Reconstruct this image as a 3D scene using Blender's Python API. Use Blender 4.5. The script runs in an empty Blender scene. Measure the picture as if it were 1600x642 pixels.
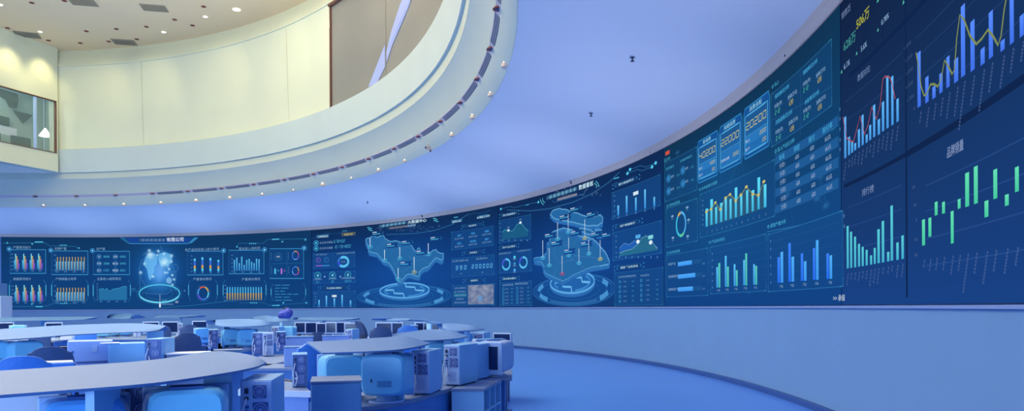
import bpy, bmesh, math, random
from mathutils import Vector, Matrix
random.seed(7)
C = bpy.context.scene.collection
PI = math.pi
R_ = math.radians
# ---------------------------------------------------------------- frame of reference (metres)
F = 1110.0            # focal length for a 1600 px wide picture
EYE = 1.62            # eye height
HZ, SL = 480.58, -.005
CX, CY = -24.124, 12.769   # centre of the round hall
RW = 28.895           # radius of the screen wall

def ray(x, y):        # direction (per metre of depth) for a photo point
    return (x - 800) / F, -(y - (HZ + SL * (x - 800))) / F
def hit(x, r):        # where the sight line of column x meets the cylinder of radius r: angle, X, Y
    dx = (x - 800) / F
    a = 1 + dx * dx; b = -2 * (dx * CX + CY); c = CX * CX + CY * CY - r * r
    z = (-b + math.sqrt(max(b * b - 4 * a * c, 0))) / (2 * a)
    return math.atan2(z - CY, dx * z - CX), dx * z, z
def ground(x, y, z):  # point of the horizontal plane z
    dx, dz = ray(x, y)
    Y = (z - EYE) / dz
    return Vector((dx * Y, Y, z))
def at(x, Y, z=0):
    return Vector(((x - 800) / F * Y, Y, z))
def lin(c):
    c = c / 255.
    return c / 12.92 if c <= .04045 else ((c + .055) / 1.055) ** 2.4
def rgb(*c): return tuple(lin(v) for v in c)

# ---------------------------------------------------------------- materials
MATS = {}
def mat(name, col, rough=.6, metal=0., bump=0., bscale=40., var=0., spec=.5, emit=None, es=1., alpha=None, trans=0.):
    if name in MATS: return MATS[name]
    m = bpy.data.materials.new(name); m.use_nodes = True
    nt = m.node_tree; b = nt.nodes['Principled BSDF']
    b.inputs['Base Color'].default_value = (*rgb(*col), 1)
    b.inputs['Roughness'].default_value = rough
    b.inputs['Metallic'].default_value = metal
    b.inputs['Specular IOR Level'].default_value = spec
    if trans: b.inputs['Transmission Weight'].default_value = trans
    if emit:
        b.inputs['Emission Color'].default_value = (*rgb(*emit), 1); b.inputs['Emission Strength'].default_value = es
    if var or bump:
        tc = nt.nodes.new('ShaderNodeTexCoord'); nz = nt.nodes.new('ShaderNodeTexNoise')
        nz.inputs['Scale'].default_value = bscale; nz.inputs['Detail'].default_value = 4
        nt.links.new(tc.outputs['Object'], nz.inputs['Vector'])
        if var:
            mx = nt.nodes.new('ShaderNodeMix'); mx.data_type = 'RGBA'
            d = rgb(*[max(0, v * (1 - var)) for v in col]); l = rgb(*[min(255, v * (1 + var)) for v in col])
            mx.inputs['A'].default_value = (*d, 1); mx.inputs['B'].default_value = (*l, 1)
            nt.links.new(nz.outputs['Fac'], mx.inputs['Factor']); nt.links.new(mx.outputs['Result'], b.inputs['Base Color'])
        if bump:
            bp = nt.nodes.new('ShaderNodeBump'); bp.inputs['Strength'].default_value = bump; bp.inputs['Distance'].default_value = .01
            nt.links.new(nz.outputs['Fac'], bp.inputs['Height']); nt.links.new(bp.outputs['Normal'], b.inputs['Normal'])
    MATS[name] = m
    return m
def picture_mat():
    m = bpy.data.materials.new('screen_picture'); m.use_nodes = True; nt = m.node_tree
    nt.nodes.clear()
    o = nt.nodes.new('ShaderNodeOutputMaterial'); e = nt.nodes.new('ShaderNodeEmission'); a = nt.nodes.new('ShaderNodeVertexColor')
    a.layer_name = 'Col'; e.inputs['Strength'].default_value = 1
    nt.links.new(a.outputs['Color'], e.inputs['Color']); nt.links.new(e.outputs['Emission'], o.inputs['Surface'])
    m.cycles.emission_sampling = 'NONE'
    return m
PICT = picture_mat()

M_floor = mat('floor_polished', (84, 142, 236), .28, var=.05, bscale=.6, spec=.5)
M_wall = mat('wall_paint', (104, 148, 200), .7, var=.02, bscale=1.5)
M_trim = mat('trim_paint', (196, 180, 172), .55, var=.02, bscale=2)
M_blueceil = mat('ceiling_paint_blue', (200, 208, 222), .6, var=.03, bscale=.35)
M_band = mat('band_paint', (206, 206, 196), .65, var=.02, bscale=.8)
M_parapet = mat('parapet_paint', (190, 204, 202), .6, var=.02, bscale=.8)
M_bandlow = mat('band_paint_lower', (190, 200, 188), .65, var=.02, bscale=.8)
M_drum = mat('drum_paint', (212, 218, 196), .6, var=.02, bscale=.8)
M_upceil = mat('ceiling_paint_warm', (236, 212, 172), .7, var=.02, bscale=.5)
M_groove = mat('groove', (168, 168, 132), .8, var=.03)
M_base = mat('baseboard_blue', (44, 80, 150), .5, var=.04)
M_ledge = mat('ledge_metal', (150, 175, 225), .35, metal=.3, var=.03)
M_brown = mat('brown_frame', (112, 76, 66), .5, var=.06)
M_glass = mat('glass_dusky', (136, 136, 132), .25, var=.04, bscale=.5, spec=.6)
M_winglass = mat('window_glass', (170, 200, 196), .04, spec=.5, var=.01)
M_winglass.node_tree.nodes['Principled BSDF'].inputs['Alpha'].default_value = .22
M_redring = mat('lamp_ring', (120, 50, 52), .5, var=.08)
M_dark = mat('dark_plastic', (40, 52, 84), .5, var=.08)
M_ventm = mat('vent_metal', (146, 140, 122), .5, metal=.2, var=.05)
M_slot = mat('slot_metal', (96, 100, 104), .4, metal=.4, var=.05)
M_slotstrip = mat('slot_strip_paint', (176, 172, 190), .5, var=.02)
M_lamp = mat('lamp_glow', (255, 255, 250), .4, emit=(238, 246, 255), es=1.6)
M_canopy = mat('canopy_laminate', (90, 134, 194), .45, var=.03, bscale=2)
M_edge = mat('laminate_edge', (110, 136, 190), .4, var=.04)
M_desk = mat('desk_top', (120, 140, 180), .4, var=.05, bscale=3)
M_deskbody = mat('desk_body', (82, 140, 210), .45, var=.05, bscale=2)
M_panel_l = mat('console_panel', (150, 204, 244), .4, var=.05, bscale=2)
M_case_side = mat('case_side', (138, 196, 250), .35, var=.04, bscale=4)
M_case_rear = mat('case_rear', (176, 200, 240), .4, metal=.1, var=.06, bscale=8)
M_case_lilac = mat('case_lilac', (160, 188, 246), .4, var=.04, bscale=4)
M_fan = mat('fan_grille', (84, 108, 170), .5, metal=.3, var=.08)
M_fan2 = mat('fan_hub', (150, 170, 226), .5, var=.05)
M_crt = mat('crt_shell', (124, 206, 252), .3, var=.05, bscale=3)
M_crt2 = mat('crt_shell_dark', (98, 176, 246), .3, var=.05, bscale=3)
M_vent = mat('vent_slots', (50, 96, 170), .5, var=.05)
M_navy = mat('screen_off', (22, 44, 96), .2, var=.05)
M_white = mat('paper_white', (226, 234, 250), .6, var=.02)
M_bezel = mat('bezel_pale', (168, 196, 238), .4, var=.03)
M_chair = mat('chair_blue', (56, 124, 216), .6, bump=.2, var=.08)
M_chairdark = mat('chair_dark', (40, 72, 124), .7, bump=.2, var=.1)
M_metal = mat('chair_metal', (120, 130, 160), .35, metal=.7, var=.04)
M_lilac = mat('cabinet_lilac', (140, 170, 232), .5, var=.04)
M_bluebox = mat('cabinet_blue', (92, 146, 200), .5, var=.04)
M_room = mat('room_wall', (168, 186, 180), .7, var=.05, bscale=1)
M_roomdark = mat('room_dark', (60, 80, 84), .7, var=.1, bscale=2)
M_beam = mat('painted_beam_glow', (120, 130, 165), .3, emit=(160, 176, 230), es=.6)
M_skin = mat('skin', (190, 150, 150), .6, var=.03)

# ---------------------------------------------------------------- object helpers
def link(o, parent=None):
    C.objects.link(o)
    if parent is not None: o.parent = parent
    return o
def tag(o, label=None, cat=None, group=None, kind=None):
    if label: o['label'] = label
    if cat: o['category'] = cat
    if group: o['group'] = group
    if kind: o['kind'] = kind
    return o
def thing(name, label, cat, loc=(0, 0, 0), rz=0, group=None):
    o = bpy.data.objects.new(name, None); o.empty_display_size = .1
    C.objects.link(o); o.location = loc; o.rotation_euler = (0, 0, rz)
    return tag(o, label, cat, group)
class MB:
    def __init__(s): s.v = []; s.f = []; s.m = []; s.mats = []
    def mi(s, m):
        if m not in s.mats: s.mats.append(m)
        return s.mats.index(m)
    def add(s, vs, fs, m, M=None):
        b = len(s.v)
        for v in vs:
            v = Vector(v)
            s.v.append(tuple(M @ v if M is not None else v))
        for f in fs: s.f.append([b + i for i in f]); s.m.append(s.mi(m))
    def box(s, c, d, m, M=None, bev=0., seg=2):
        bm = bmesh.new(); bmesh.ops.create_cube(bm, size=1)
        for v in bm.verts: v.co = Vector((v.co.x * d[0] + c[0], v.co.y * d[1] + c[1], v.co.z * d[2] + c[2]))
        if bev: bmesh.ops.bevel(bm, geom=bm.edges[:], offset=min(bev, min(d) * .45), segments=seg, affect='EDGES', profile=.5)
        s.bm(bm, m, M)
    def bm(s, bm, m, M=None):
        bm.verts.index_update()
        s.add([v.co for v in bm.verts], [[v.index for v in f.verts] for f in bm.faces], m, M); bm.free()
    def cyl(s, p0, p1, r0, r1, m, n=16, cap=True, M=None):
        p0 = Vector(p0); p1 = Vector(p1); d = (p1 - p0).normalized()
        u = d.orthogonal().normalized(); w = d.cross(u)
        vs = []
        for p, r in ((p0, r0), (p1, r1)):
            for k in range(n):
                a = 2 * PI * k / n; vs.append(p + (u * math.cos(a) + w * math.sin(a)) * r)
        fs = [(k, (k + 1) % n, n + (k + 1) % n, n + k) for k in range(n)]
        if cap: fs += [tuple(range(n))[::-1], tuple(range(n, 2 * n))]
        s.add(vs, fs, m, M)
    def prism(s, poly, z0, z1, m, M=None):     # poly: list of (x,y) or (x,y,z); z may be lists
        n = len(poly)
        zt = z1 if isinstance(z1, (list, tuple)) else [z1] * n
        zb = z0 if isinstance(z0, (list, tuple)) else [z0] * n
        vs = [(p[0], p[1], zb[i]) for i, p in enumerate(poly)] + [(p[0], p[1], zt[i]) for i, p in enumerate(poly)]
        fs = [(k, (k + 1) % n, n + (k + 1) % n, n + k) for k in range(n)] + [tuple(range(n))[::-1], tuple(range(n, 2 * n))]
        s.add(vs, fs, m, M)
    def build(s, name, parent=None, smooth=False, bev=0., mat_default=None):
        me = bpy.data.meshes.new(name); me.from_pydata(s.v, [], s.f)
        for m in s.mats: me.materials.append(m)
        me.polygons.foreach_set('material_index', s.m)
        bm = bmesh.new(); bm.from_mesh(me)
        bmesh.ops.recalc_face_normals(bm, faces=bm.faces[:]); bm.to_mesh(me); bm.free()
        if smooth: me.polygons.foreach_set('use_smooth', [True] * len(me.polygons))
        me.update()
        o = bpy.data.objects.new(name, me)
        if smooth:
            try:
                md = o.modifiers.new('es', 'EDGE_SPLIT'); md.split_angle = R_(35)
            except Exception: pass
        if bev:
            md = o.modifiers.new('bevel', 'BEVEL'); md.width = bev; md.segments = 2; md.limit_method = 'ANGLE'; md.angle_limit = R_(40)
        return link(o, parent)
def structure(o, label=None):
    o['kind'] = 'structure'
    return o
def cyl_pt(r, th, z): return (CX + r * math.cos(th), CY + r * math.sin(th), z)
def lathe(mb, prof, th0, th1, m, step=1.0, close=False):    # prof: list of (r,z); angles in degrees
    n = max(1, int(round(abs(th1 - th0) / step)))
    k = len(prof); vs = []; fs = []
    for i in range(n + 1):
        th = R_(th0 + (th1 - th0) * i / n)
        for r, z in prof: vs.append(cyl_pt(r, th, z))
    kk = k if close else k - 1
    for i in range(n):
        for j in range(kk):
            j2 = (j + 1) % k
            fs.append((i * k + j, i * k + j2, (i + 1) * k + j2, (i + 1) * k + j))
    if close: fs += [tuple(range(k)), tuple(range(n * k, n * k + k))[::-1]]
    mb.add(vs, fs, m)
def copy_tree(o, parent=None):
    c = o.copy(); C.objects.link(c)
    if parent is not None: c.parent = parent
    for ch in [x for x in o.children]: copy_tree(ch, c)
    return c

# ================================================================ SHELL OF THE HALL
Zt = EYE + 4.25            # top of the screens
A0, A1 = -42, 118          # arc of the hall that is built (degrees)
mb = MB()
poly = [(CX - 4, CY - 36), ] + [(CX + 29.2 * math.cos(R_(a)), CY + 29.2 * math.sin(R_(a))) for a in range(-60, 141, 3)] + [(CX - 26, CY - 10)]
mb.prism(poly, -.12, 0, M_floor); structure(mb.build('floor'))
mb = MB(); lathe(mb, [(RW + .02, 0), (RW + .02, EYE + .005), (RW + .25, EYE + .005), (RW + .25, 0)], A0, A1, M_wall, close=True)
lathe(mb, [(RW + .25, EYE), (RW + .25, Zt + .3), (RW + .4, Zt + .3), (RW + .4, EYE)], A0, A1, M_wall, close=True)
structure(mb.build('wall_screen_side', smooth=True))
mb = MB(); lathe(mb, [(RW + .02, 0), (RW - .05, .0), (RW - .05, .085), (RW - .03, .1), (RW + .02, .1)], A0, A1, M_base, close=True)
structure(mb.build('baseboard_curved', smooth=True))
mb = MB(); lathe(mb, [(RW + .02, EYE - .03), (RW - .015, EYE - .03), (RW - .015, EYE + .004), (RW + .02, EYE + .004)], A0, A1, M_ledge, close=True)
structure(mb.build('trim_1', smooth=True))
mb = MB(); lathe(mb, [(RW + .26, Zt), (RW - .03, Zt), (RW - .06, Zt + .03), (RW - .09, Zt + .12), (RW - .16, Zt + .17), (RW + .26, Zt + .2)], A0, A1, M_trim, close=True)
structure(mb.build('trim_2', smooth=True))
# blue vaulted ceiling between the screens and the ring of the round opening
r1, h1 = 24.231, EYE + 5.357
mb = MB()
pr = []
for i in range(13):
    t = i / 12.; pr.append((RW - .1 + (r1 - RW + .1) * t, Zt + .15 + (h1 - Zt - .15) * (t + .10 * math.sin(PI * t))))
pr2 = [(r, z + .1) for r, z in pr][::-1]
lathe(mb, pr + pr2, A0, A1, M_blueceil, close=True); structure(mb.build('ceiling_lower', smooth=True))
# ring : sloping beige band, slot strip, shaded face, parapet
r2, h2 = 23.92, EYE + 5.858
r3, h3 = 23.259, EYE + 6.949
r4, h4 = 23.127, EYE + 8.11
r5, h5 = 23.028, EYE + 12.25
r6, h6 = 23.402, EYE + 13.163
mb = MB(); lathe(mb, [(r1 + .02, h1 - .01), (r1, h1), (r2 + .03, h2 - .05), (r2 + .4, h2), (r1 + .3, h1 + .12)], A0, A1, M_bandlow, close=True)
structure(mb.build('trim_3', smooth=True))
mb = MB(); lathe(mb, [(r2 + .03, h2 - .05), (r2 - .06, h2 + .06), (r2 + .3, h2 + .12)], A0, A1, M_slotstrip, close=True)
structure(mb.build('trim_4', smooth=True))
mb = MB(); lathe(mb, [(r2 - .06, h2 + .06), (r3 + .35, h2 + .55), (r3 + .12, h3 - .3), (r3 + .08, h3), (r3 + .5, h3), (r2 + .4, h2 + .1)], A0, A1, M_bandlow, close=True)
structure(mb.build('trim_5', smooth=True))
TC = 86.85                 # corner with the straight wall
mb = MB(); lathe(mb, [(r3 + .1, h3), (r3, h3), (r3 - .01, h3 + .05), (r4, h4), (r4 + .3, h4), (r4 + .3, h3)], A0, TC + .3, M_parapet, close=True)
structure(mb.build('wall_parapet', smooth=True))
TG = 43.33                 # where the dusky glass begins
mb = MB(); lathe(mb, [(r4 + .1, h4 - .05), (r5 + .07, h5 + .05), (r5 + .4, h5 + .05), (r4 + .4, h4 - .05)], TG, TC + 1.3, M_drum, close=True)
for a in [math.degrees(hit(x_, r5 + .16)[0]) for x_ in (225, 452)]:
    lathe(mb, [(r4 + .095, h4), (r5 + .065, h5)], a, a + .04, M_groove, step=.1)
structure(mb.build('wall_drum', smooth=True))
mb = MB(); lathe(mb, [(r5 + .4, h5), (r5 + .02, h5), (r5 + .01, h5 + .03), (r6 - .2, h6 - .45), (r6 - .04, h6 - .12), (r6, h6), (r6 + .3, h6)], A0, TC + .6, M_drum, close=True)
structure(mb.build('trim_6', smooth=True))
mb = MB()
pts = [(CX + (r6 + .3) * math.cos(R_(a)), CY + (r6 + .3) * math.sin(R_(a))) for a in [A0 + (TC + 3 - A0) * i / 60 for i in range(61)]]
p0 = Vector((-22.81, 35.76)); dW = Vector((-1.04, -2.67)).normalized()
pe = p0 + dW * 22
mb.prism(pts + [(pe.x, pe.y), (CX - 6, CY - 16)], h6, h6 + .15, M_upceil); structure(mb.build('ceiling_upper'))
# straight wall with the control room window
nW = Vector((dW.y, -dW.x))         # pointing away from the hall?
if (Vector((CX, CY)) - p0).dot(nW) > 0: nW = -nW
if (Vector((0, 0)) - p0).dot(nW) > 0: nW = -nW
def sw(s, z, d=0): return (p0.x + dW.x * s + nW.x * d, p0.y + dW.y * s + nW.y * d, z)
def sw_col(x):     # distance along the straight wall seen in column x
    dx = (x - 800) / F
    # p0.x + dW.x s = dx (p0.y + dW.y s)
    return (dx * p0.y - p0.x) / (dW.x - dx * dW.y)
def sw_z(x, y):
    s = sw_col(x); Y = p0.y + dW.y * s
    return EYE + ray(x, y)[1] * Y
WS0, WS1 = sw_col(89.5), sw_col(-150)
WZ0, WZ1 = sw_z(50, 231.5), sw_z(50, 147)
def swbox(mb, s0, s1, z0, z1, d0, d1, m):
    vs = [sw(s, z, d) for s in (s0, s1) for z in (z0, z1) for d in (d0, d1)]
    mb.add(vs, [(0, 1, 3, 2), (4, 6, 7, 5), (0, 4, 5, 1), (2, 3, 7, 6), (0, 2, 6, 4), (1, 5, 7, 3)], m)
mb = MB()
swbox(mb, 0, WS0, h3, h6, 0, .3, M_drum); swbox(mb, WS1, 22, h3, h6, 0, .3, M_drum)
swbox(mb, WS0, WS1, h3, WZ0, 0, .3, M_drum); swbox(mb, WS0, WS1, WZ1, h6, 0, .3, M_drum)
structure(mb.build('wall_left'))
mb = MB(); swbox(mb, -.2, 22, h3, h3 + .1, .25, 5.5, M_band); structure(mb.build('ceiling_under_balcony'))
# window
mb = MB()
for z0, z1 in ((WZ0, WZ0 + .03), (WZ1 - .035, WZ1)): swbox(mb, WS0, WS1, z0, z1, -.03, .12, M_brown)
swbox(mb, WS0, WS0 + .045, WZ0, WZ1, -.03, .12, M_brown); swbox(mb, WS1 - .07, WS1, WZ0, WZ1, -.03, .12, M_brown)
sm = sw_col(57)
wf = mb.build('window_1'); structure(wf)
mb = MB(); swbox(mb, sm - .06, sm + .06, WZ0 + .05, WZ1 - .06, .0, .08, M_bezel)
sm2 = sw_col(-60); swbox(mb, sm2 - .06, sm2 + .06, WZ0 + .05, WZ1 - .06, .0, .08, M_bezel); mb.build('window_mullion', wf)
mb = MB()
mb.add([sw(WS0 + .05, WZ0 + .03, .05), sw(WS1, WZ0 + .03, .05), sw(WS1, WZ1 - .03, .05), sw(WS0 + .05, WZ1 - .03, .05)], [(0, 1, 2, 3)], M_winglass)
mb.build('window_glass', wf)
# control room behind
for nm_, q_ in (('floor_control_room', (WS0 - 1.0, WS1 + 2, WZ0 - .7, WZ0 - .6, .3, 2.3, M_roomdark)), ('wall_control_room_back', (WS0 - 1.0, WS1 + 2, WZ0 - .7, WZ1 + 1.1, 2.32, 2.4, M_room)),
                ('wall_control_room_right', (WS0 - 1.1, WS0 - 1.0, WZ0 - .7, WZ1 + 1.1, .3, 2.3, M_room)), ('wall_control_room_left', (WS1 + 2.0, WS1 + 2.1, WZ0 - .7, WZ1 + 1.1, .3, 2.3, M_room)),
                ('ceiling_control_room', (WS0 - 1.0, WS1 + 2, WZ1 + 1.0, WZ1 + 1.1, .3, 2.3, M_room))):
    mb = MB(); swbox(mb, *q_); structure(mb.build(nm_))
# dusky glass part of the drum
g = thing('glass_partition', 'dusky curved glass partition with brown frame on the upper drum, behind pale balcony band', 'glass wall', cyl_pt(r5 + .16, R_(TG), h4 - .05))
inv = Matrix.Translation(-g.location)
def local(o):
    o.matrix_parent_inverse = inv
    return o
mb = MB(); lathe(mb, [(r5 + .17, h4 - .05), (r5 + .17, h5 + .05), (r5 + .21, h5 + .05), (r5 + .21, h4 - .05)], A0, TG - .15, M_glass, close=True)
local(mb.build('glass', g, smooth=True))
mb = MB(); lathe(mb, [(r5 + .1, h4 - .03), (r5 + .1, h5), (r5 + .24, h5), (r5 + .24, h4 - .03)], TG - .13, TG + .07, M_brown, close=True, step=.1); local(mb.build('post', g))
mb = MB(); lathe(mb, [(r5 + .02, h5 - .1), (r5 + .02, h5), (r5 + .24, h5), (r5 + .24, h5 - .1)], A0, TG, M_brown, close=True); local(mb.build('top_rail', g))
for a in (R_(0),):
    for xx in (604.5,):
        t0 = math.degrees(hit(xx, r5 + .16)[0])
        mb = MB(); lathe(mb, [(r5 + .155, h4), (r5 + .155, h5 - .1)], t0 - .04, t0 + .03, M_ventm, step=.1); local(mb.build('seam', g))
def drum_pt(x, y, r=r5 + .15):
    th, X, Y = hit(x, r); return (X, Y, EYE + ray(x, y)[1] * Y)
for nm, pts in (('lower', [(577, 136), (591, 129), (603.5, 104), (603.5, 69)]), ('upper', [(605.5, 98), (605.5, 82), (613, 50), (627, 8), (637, -18), (650, -18), (640, 12), (629, 38), (615, 70)])):  # light beams reflected in the glass, built as glowing plates
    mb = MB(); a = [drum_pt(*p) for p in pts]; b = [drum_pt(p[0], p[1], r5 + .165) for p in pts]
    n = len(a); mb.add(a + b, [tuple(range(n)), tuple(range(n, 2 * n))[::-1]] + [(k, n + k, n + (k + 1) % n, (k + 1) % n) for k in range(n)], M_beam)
    o = mb.build('painted_beam', None); tag(o, 'pale slanted light reflection built as a glowing plate on the dusky glass, %s of the two' % nm, 'painted reflection', 'slanted painted reflections')

ORD = ['nearest','second','third','fourth','fifth','sixth','seventh','eighth','ninth','tenth','eleventh','twelfth','thirteenth','fourteenth','fifteenth','sixteenth','seventeenth','eighteenth','nineteenth']
# ================================================================ CEILING FIXTURES
def up_pt(x, y, z=h6):
    p = ground(x, y, z); return p
def make_downlight(name, lit=False):
    t = thing(name, 'x', 'downlight')
    mb = MB(); n = 20; vs = []; fs = []
    prof = [(.10, -.004), (.15, -.004), (.17, -.018), (.17, -.028), (.12, -.03), (.10, -.012)]
    for k in range(n):
        a = 2 * PI * k / n
        for r, z in prof: vs.append((r * math.cos(a), r * math.sin(a), z))
    kk = len(prof)
    for k in range(n):
        for j in range(kk):
            fs.append((k * kk + j, k * kk + (j + 1) % kk, ((k + 1) % n) * kk + (j + 1) % kk, ((k + 1) % n) * kk + j))
    mb.add(vs, fs, M_lamp if lit == 2 else M_redring); mb.build('ring', t, smooth=True)
    mb = MB(); mb.cyl((0, 0, -.002), (0, 0, -.012), .125, .11, M_lamp if lit else M_redring, 20)
    mb.build('lens', t)
    return t
def scale_loc(o, p, s=1.0, rz=0):
    o.location = p; o.scale = (s, s, s); o.rotation_euler = (0, 0, rz)
proto_d = make_downlight('downlight'); proto_w = make_downlight('lit_downlight', 2)
# rings of unlit recessed lamps on the upper ceiling
spots = [(14, 43.5, 'nearest the far left edge, above the bright wall pool'), (78, 63, 'just above the corner of the two walls, left of it'),
 (52, 4, 'at the top left, left of the first air grille'), (103, 1, 'at the very top, touching the first air grille on its left'),
 (127.5, 67, 'close to the curved frieze, first right of the corner'), (172, 64.5, 'close to the frieze, left of the far air grille'),
 (216, 61, 'close to the frieze, right of the far air grille'), (137, 48.5, 'second row, first right of the corner'),
 (184, 45, 'second row, above the far air grille'), (231, 41.5, 'second row, below the middle air grille'),
 (275, 30.5, 'second row, right of the middle air grille'), (303, 39.5, 'close to the frieze, right of the dome camera'),
 (320.5, 10, 'top row, right of the middle air grille')]
first = True
for x, y, w in spots:
    o = proto_d if first else copy_tree(proto_d); first = False
    scale_loc(o, up_pt(x, y), .62); tag(o, 'unlit brown ceiling lamp ' + w, 'downlight', 'unlit recessed lamps of the upper ceiling')
wl = [(372, 14.5, 1.35, 'largest and brightest recessed lamp, at the right end of the upper ceiling'), (323, 26, .8, 'small lit recessed lamp between two brown ones, left of the brightest'),
      (258, 50, .8, 'small lit recessed lamp above the dome camera'), (65, 49.5, .75, 'small lit recessed lamp above the corner of the walls'), (2, 7, .9, 'lit recessed lamp cut by the left edge of the photo')]
first = True
for x, y, s, w in wl:
    o = proto_w if first else copy_tree(proto_w); first = False
    scale_loc(o, up_pt(x, y), s * .72); tag(o, w, 'downlight', 'lit recessed lamps of the upper ceiling')
def make_vent():
    t = thing('air_grille', 'x', 'vent')
    mb = MB()
    for c, d in (((0, .42, -.02), (1.3, .06, .04)), ((0, -.42, -.02), (1.3, .06, .04)), ((.62, 0, -.02), (.06, .8, .04)), ((-.62, 0, -.02), (.06, .8, .04))): mb.box(c, d, M_ventm)
    mb.build('frame', t)
    mb = MB()
    for i in range(11): mb.box((0, -.36 + i * .072, -.018), (1.2, .03, .03), M_ventm)
    mb.box((0, 0, -.003), (1.2, .8, .006), M_fan); mb.build('slats', t)
    return t
pv = make_vent()
for i, (x, y, w) in enumerate([(132, 3, 'at the top edge, left of centre'), (243, 12, 'in the middle, right of the topmost one'), (196, 65.5, 'farthest one, next to the curved frieze'), (45, 54, 'beside the straight wall at the left')]):
    o = pv if i == 0 else copy_tree(pv)
    scale_loc(o, up_pt(x, y), .78, R_(12 if i != 3 else 20)); tag(o, 'rectangular grey air grille in the upper ceiling, ' + w, 'vent', 'air grilles of the upper ceiling')
def make_dome():
    t = thing('dome_camera', 'x', 'camera')
    mb = MB(); mb.cyl((0, 0, 0), (0, 0, -.09), .13, .12, M_trim, 16); mb.build('base', t, smooth=True)
    bm = bmesh.new(); bmesh.ops.create_uvsphere(bm, u_segments=14, v_segments=8, radius=.1)
    mb = MB(); mb.bm(bm, M_dark, Matrix.Translation((0, 0, -.09))); mb.build('dome', t, smooth=True)
    return t
o = make_dome(); th, X, Y = hit(264, r6 - .5); o.location = up_pt(265, 71); tag(o, 'small dark dome camera under the upper ceiling beside the frieze', 'camera')
# ---- fixtures of the ring, every 5.2 degrees
def make_ring_lamp():
    t = thing('ring_downlight', 'x', 'downlight')
    mb = MB(); mb.cyl((0, 0, .03), (0, 0, -.004), .10, .125, M_redring, 18); mb.build('ring', t, smooth=True)
    mb = MB(); mb.cyl((0, 0, -.002), (0, 0, -.008), .08, .08, M_dark, 14); mb.build('lens', t)
    return t
rl = make_ring_lamp(); ths = [7.9 + 5.2 * k for k in range(-5, 19)]
nm = {0: 'just under the photo\'s top edge'}
k = 0
for i, a in enumerate(ths):
    if a < 0 or a > 98: continue
    o = rl if k == 0 else copy_tree(rl)
    o.location = cyl_pt(r2 - .0, R_(a), h2 - .02)
    tag(o, 'small reddish round lamp in the slot line, %s from the camera end' % ORD[k], 'downlight', 'round lamps in the slot line'); k += 1
# linear diffusers between the lamps
def make_diffuser():
    t = thing('linear_diffuser', 'x', 'vent')
    n = 8; half = R_(1.85)
    def strip(rr0, rr1, zz0, zz1, m, name):
        mb = MB(); vs = []; fs = []
        for i in range(n + 1):
            a = -half + 2 * half * i / n
            for r, z in ((rr0, zz0), (rr1, zz1), (rr1, zz1 + .03), (rr0, zz0 + .03)):
                vs.append((r * math.cos(a) - (r2 - .01), r * math.sin(a), z))
        for i in range(n):
            for j in range(4): fs.append((i * 4 + j, i * 4 + (j + 1) % 4, (i + 1) * 4 + (j + 1) % 4, (i + 1) * 4 + j))
        fs += [(0, 1, 2, 3), (n * 4 + 3, n * 4 + 2, n * 4 + 1, n * 4)]
        mb.add(vs, fs, m); return mb.build(name, t)
    strip(r2 + .05, r2 - .08, -.065, .065, M_slotstrip, 'frame')
    for q in range(3): strip(r2 + .03 - q * .036, r2 + .012 - q * .036, -.052 + q * .036, -.034 + q * .036, M_slot, 'slot')
    return t
df = make_diffuser(); k = 0
for i, a in enumerate(ths):
    a += 2.6
    if a < 0 or a > 76: continue
    o = df if k == 0 else copy_tree(df)
    o.location = (CX + (r2 - .01) * math.cos(R_(a)), CY + (r2 - .01) * math.sin(R_(a)), h2 - .01); o.rotation_euler = (0, 0, R_(a))
    tag(o, 'thin slotted air diffuser in the slot line, %s from the camera end' % ORD[k], 'vent', 'linear diffusers in the slot line'); k += 1
# wall washers, light scallops built as glowing cones, at the foot of the beige band
def make_washer():
    t = thing('wall_washer', 'x', 'lamp')
    mb = MB(); mb.cyl((0, 0, -.03), (0, 0, .05), .13, .12, M_trim, 16); mb.build('housing', t, smooth=True)
    mb = MB(); mb.cyl((0, 0, .04), (0, 0, .26), .10, .015, M_lamp, 14); mb.build('scallop_glow', t, smooth=True)
    return t
pw = make_washer(); k = 0
for i in range(17):
    a = 7.3 + 5.2 * i
    if i == 4: continue
    o = pw if k == 0 else copy_tree(pw)
    o.location = cyl_pt(r1 - .0, R_(a), h1 + .03)
    s = [1, .95, 1, 1, 1, .8, 1, .75, 1.15, .7, .95, 1.05, 1.1, 1, 1, .9, 1][i]; o.scale = (s, s, s)
    tag(o, 'tiny bright conical lamp on the opening\'s lower rim, %s from the camera end' % ORD[k], 'lamp', 'lamps with scallop cones on the rim'); k += 1
# bracket camera on the rim
t = thing('rim_camera', 'white camera on a red bracket hanging from the rim of the round opening', 'camera', cyl_pt(r1, R_(28.1), h1 + .02), R_(28))
mb = MB(); mb.box((0, 0, .13), (.05, .1, .36), M_redring, bev=.01); mb.box((-.05, .04, .28), (.12, .05, .05), M_redring); mb.build('bracket', t)
mb = MB(); mb.box((-.08, -.08, .05), (.22, .1, .12), M_trim, bev=.02); mb.box((-.08, -.08, .2), (.12, .09, .1), M_trim, bev=.02); mb.build('camera_body', t)
mb = MB(); mb.cyl((-.19, -.08, .05), (-.22, -.08, .05), .04, .04, M_dark); mb.build('lens', t)
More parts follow.
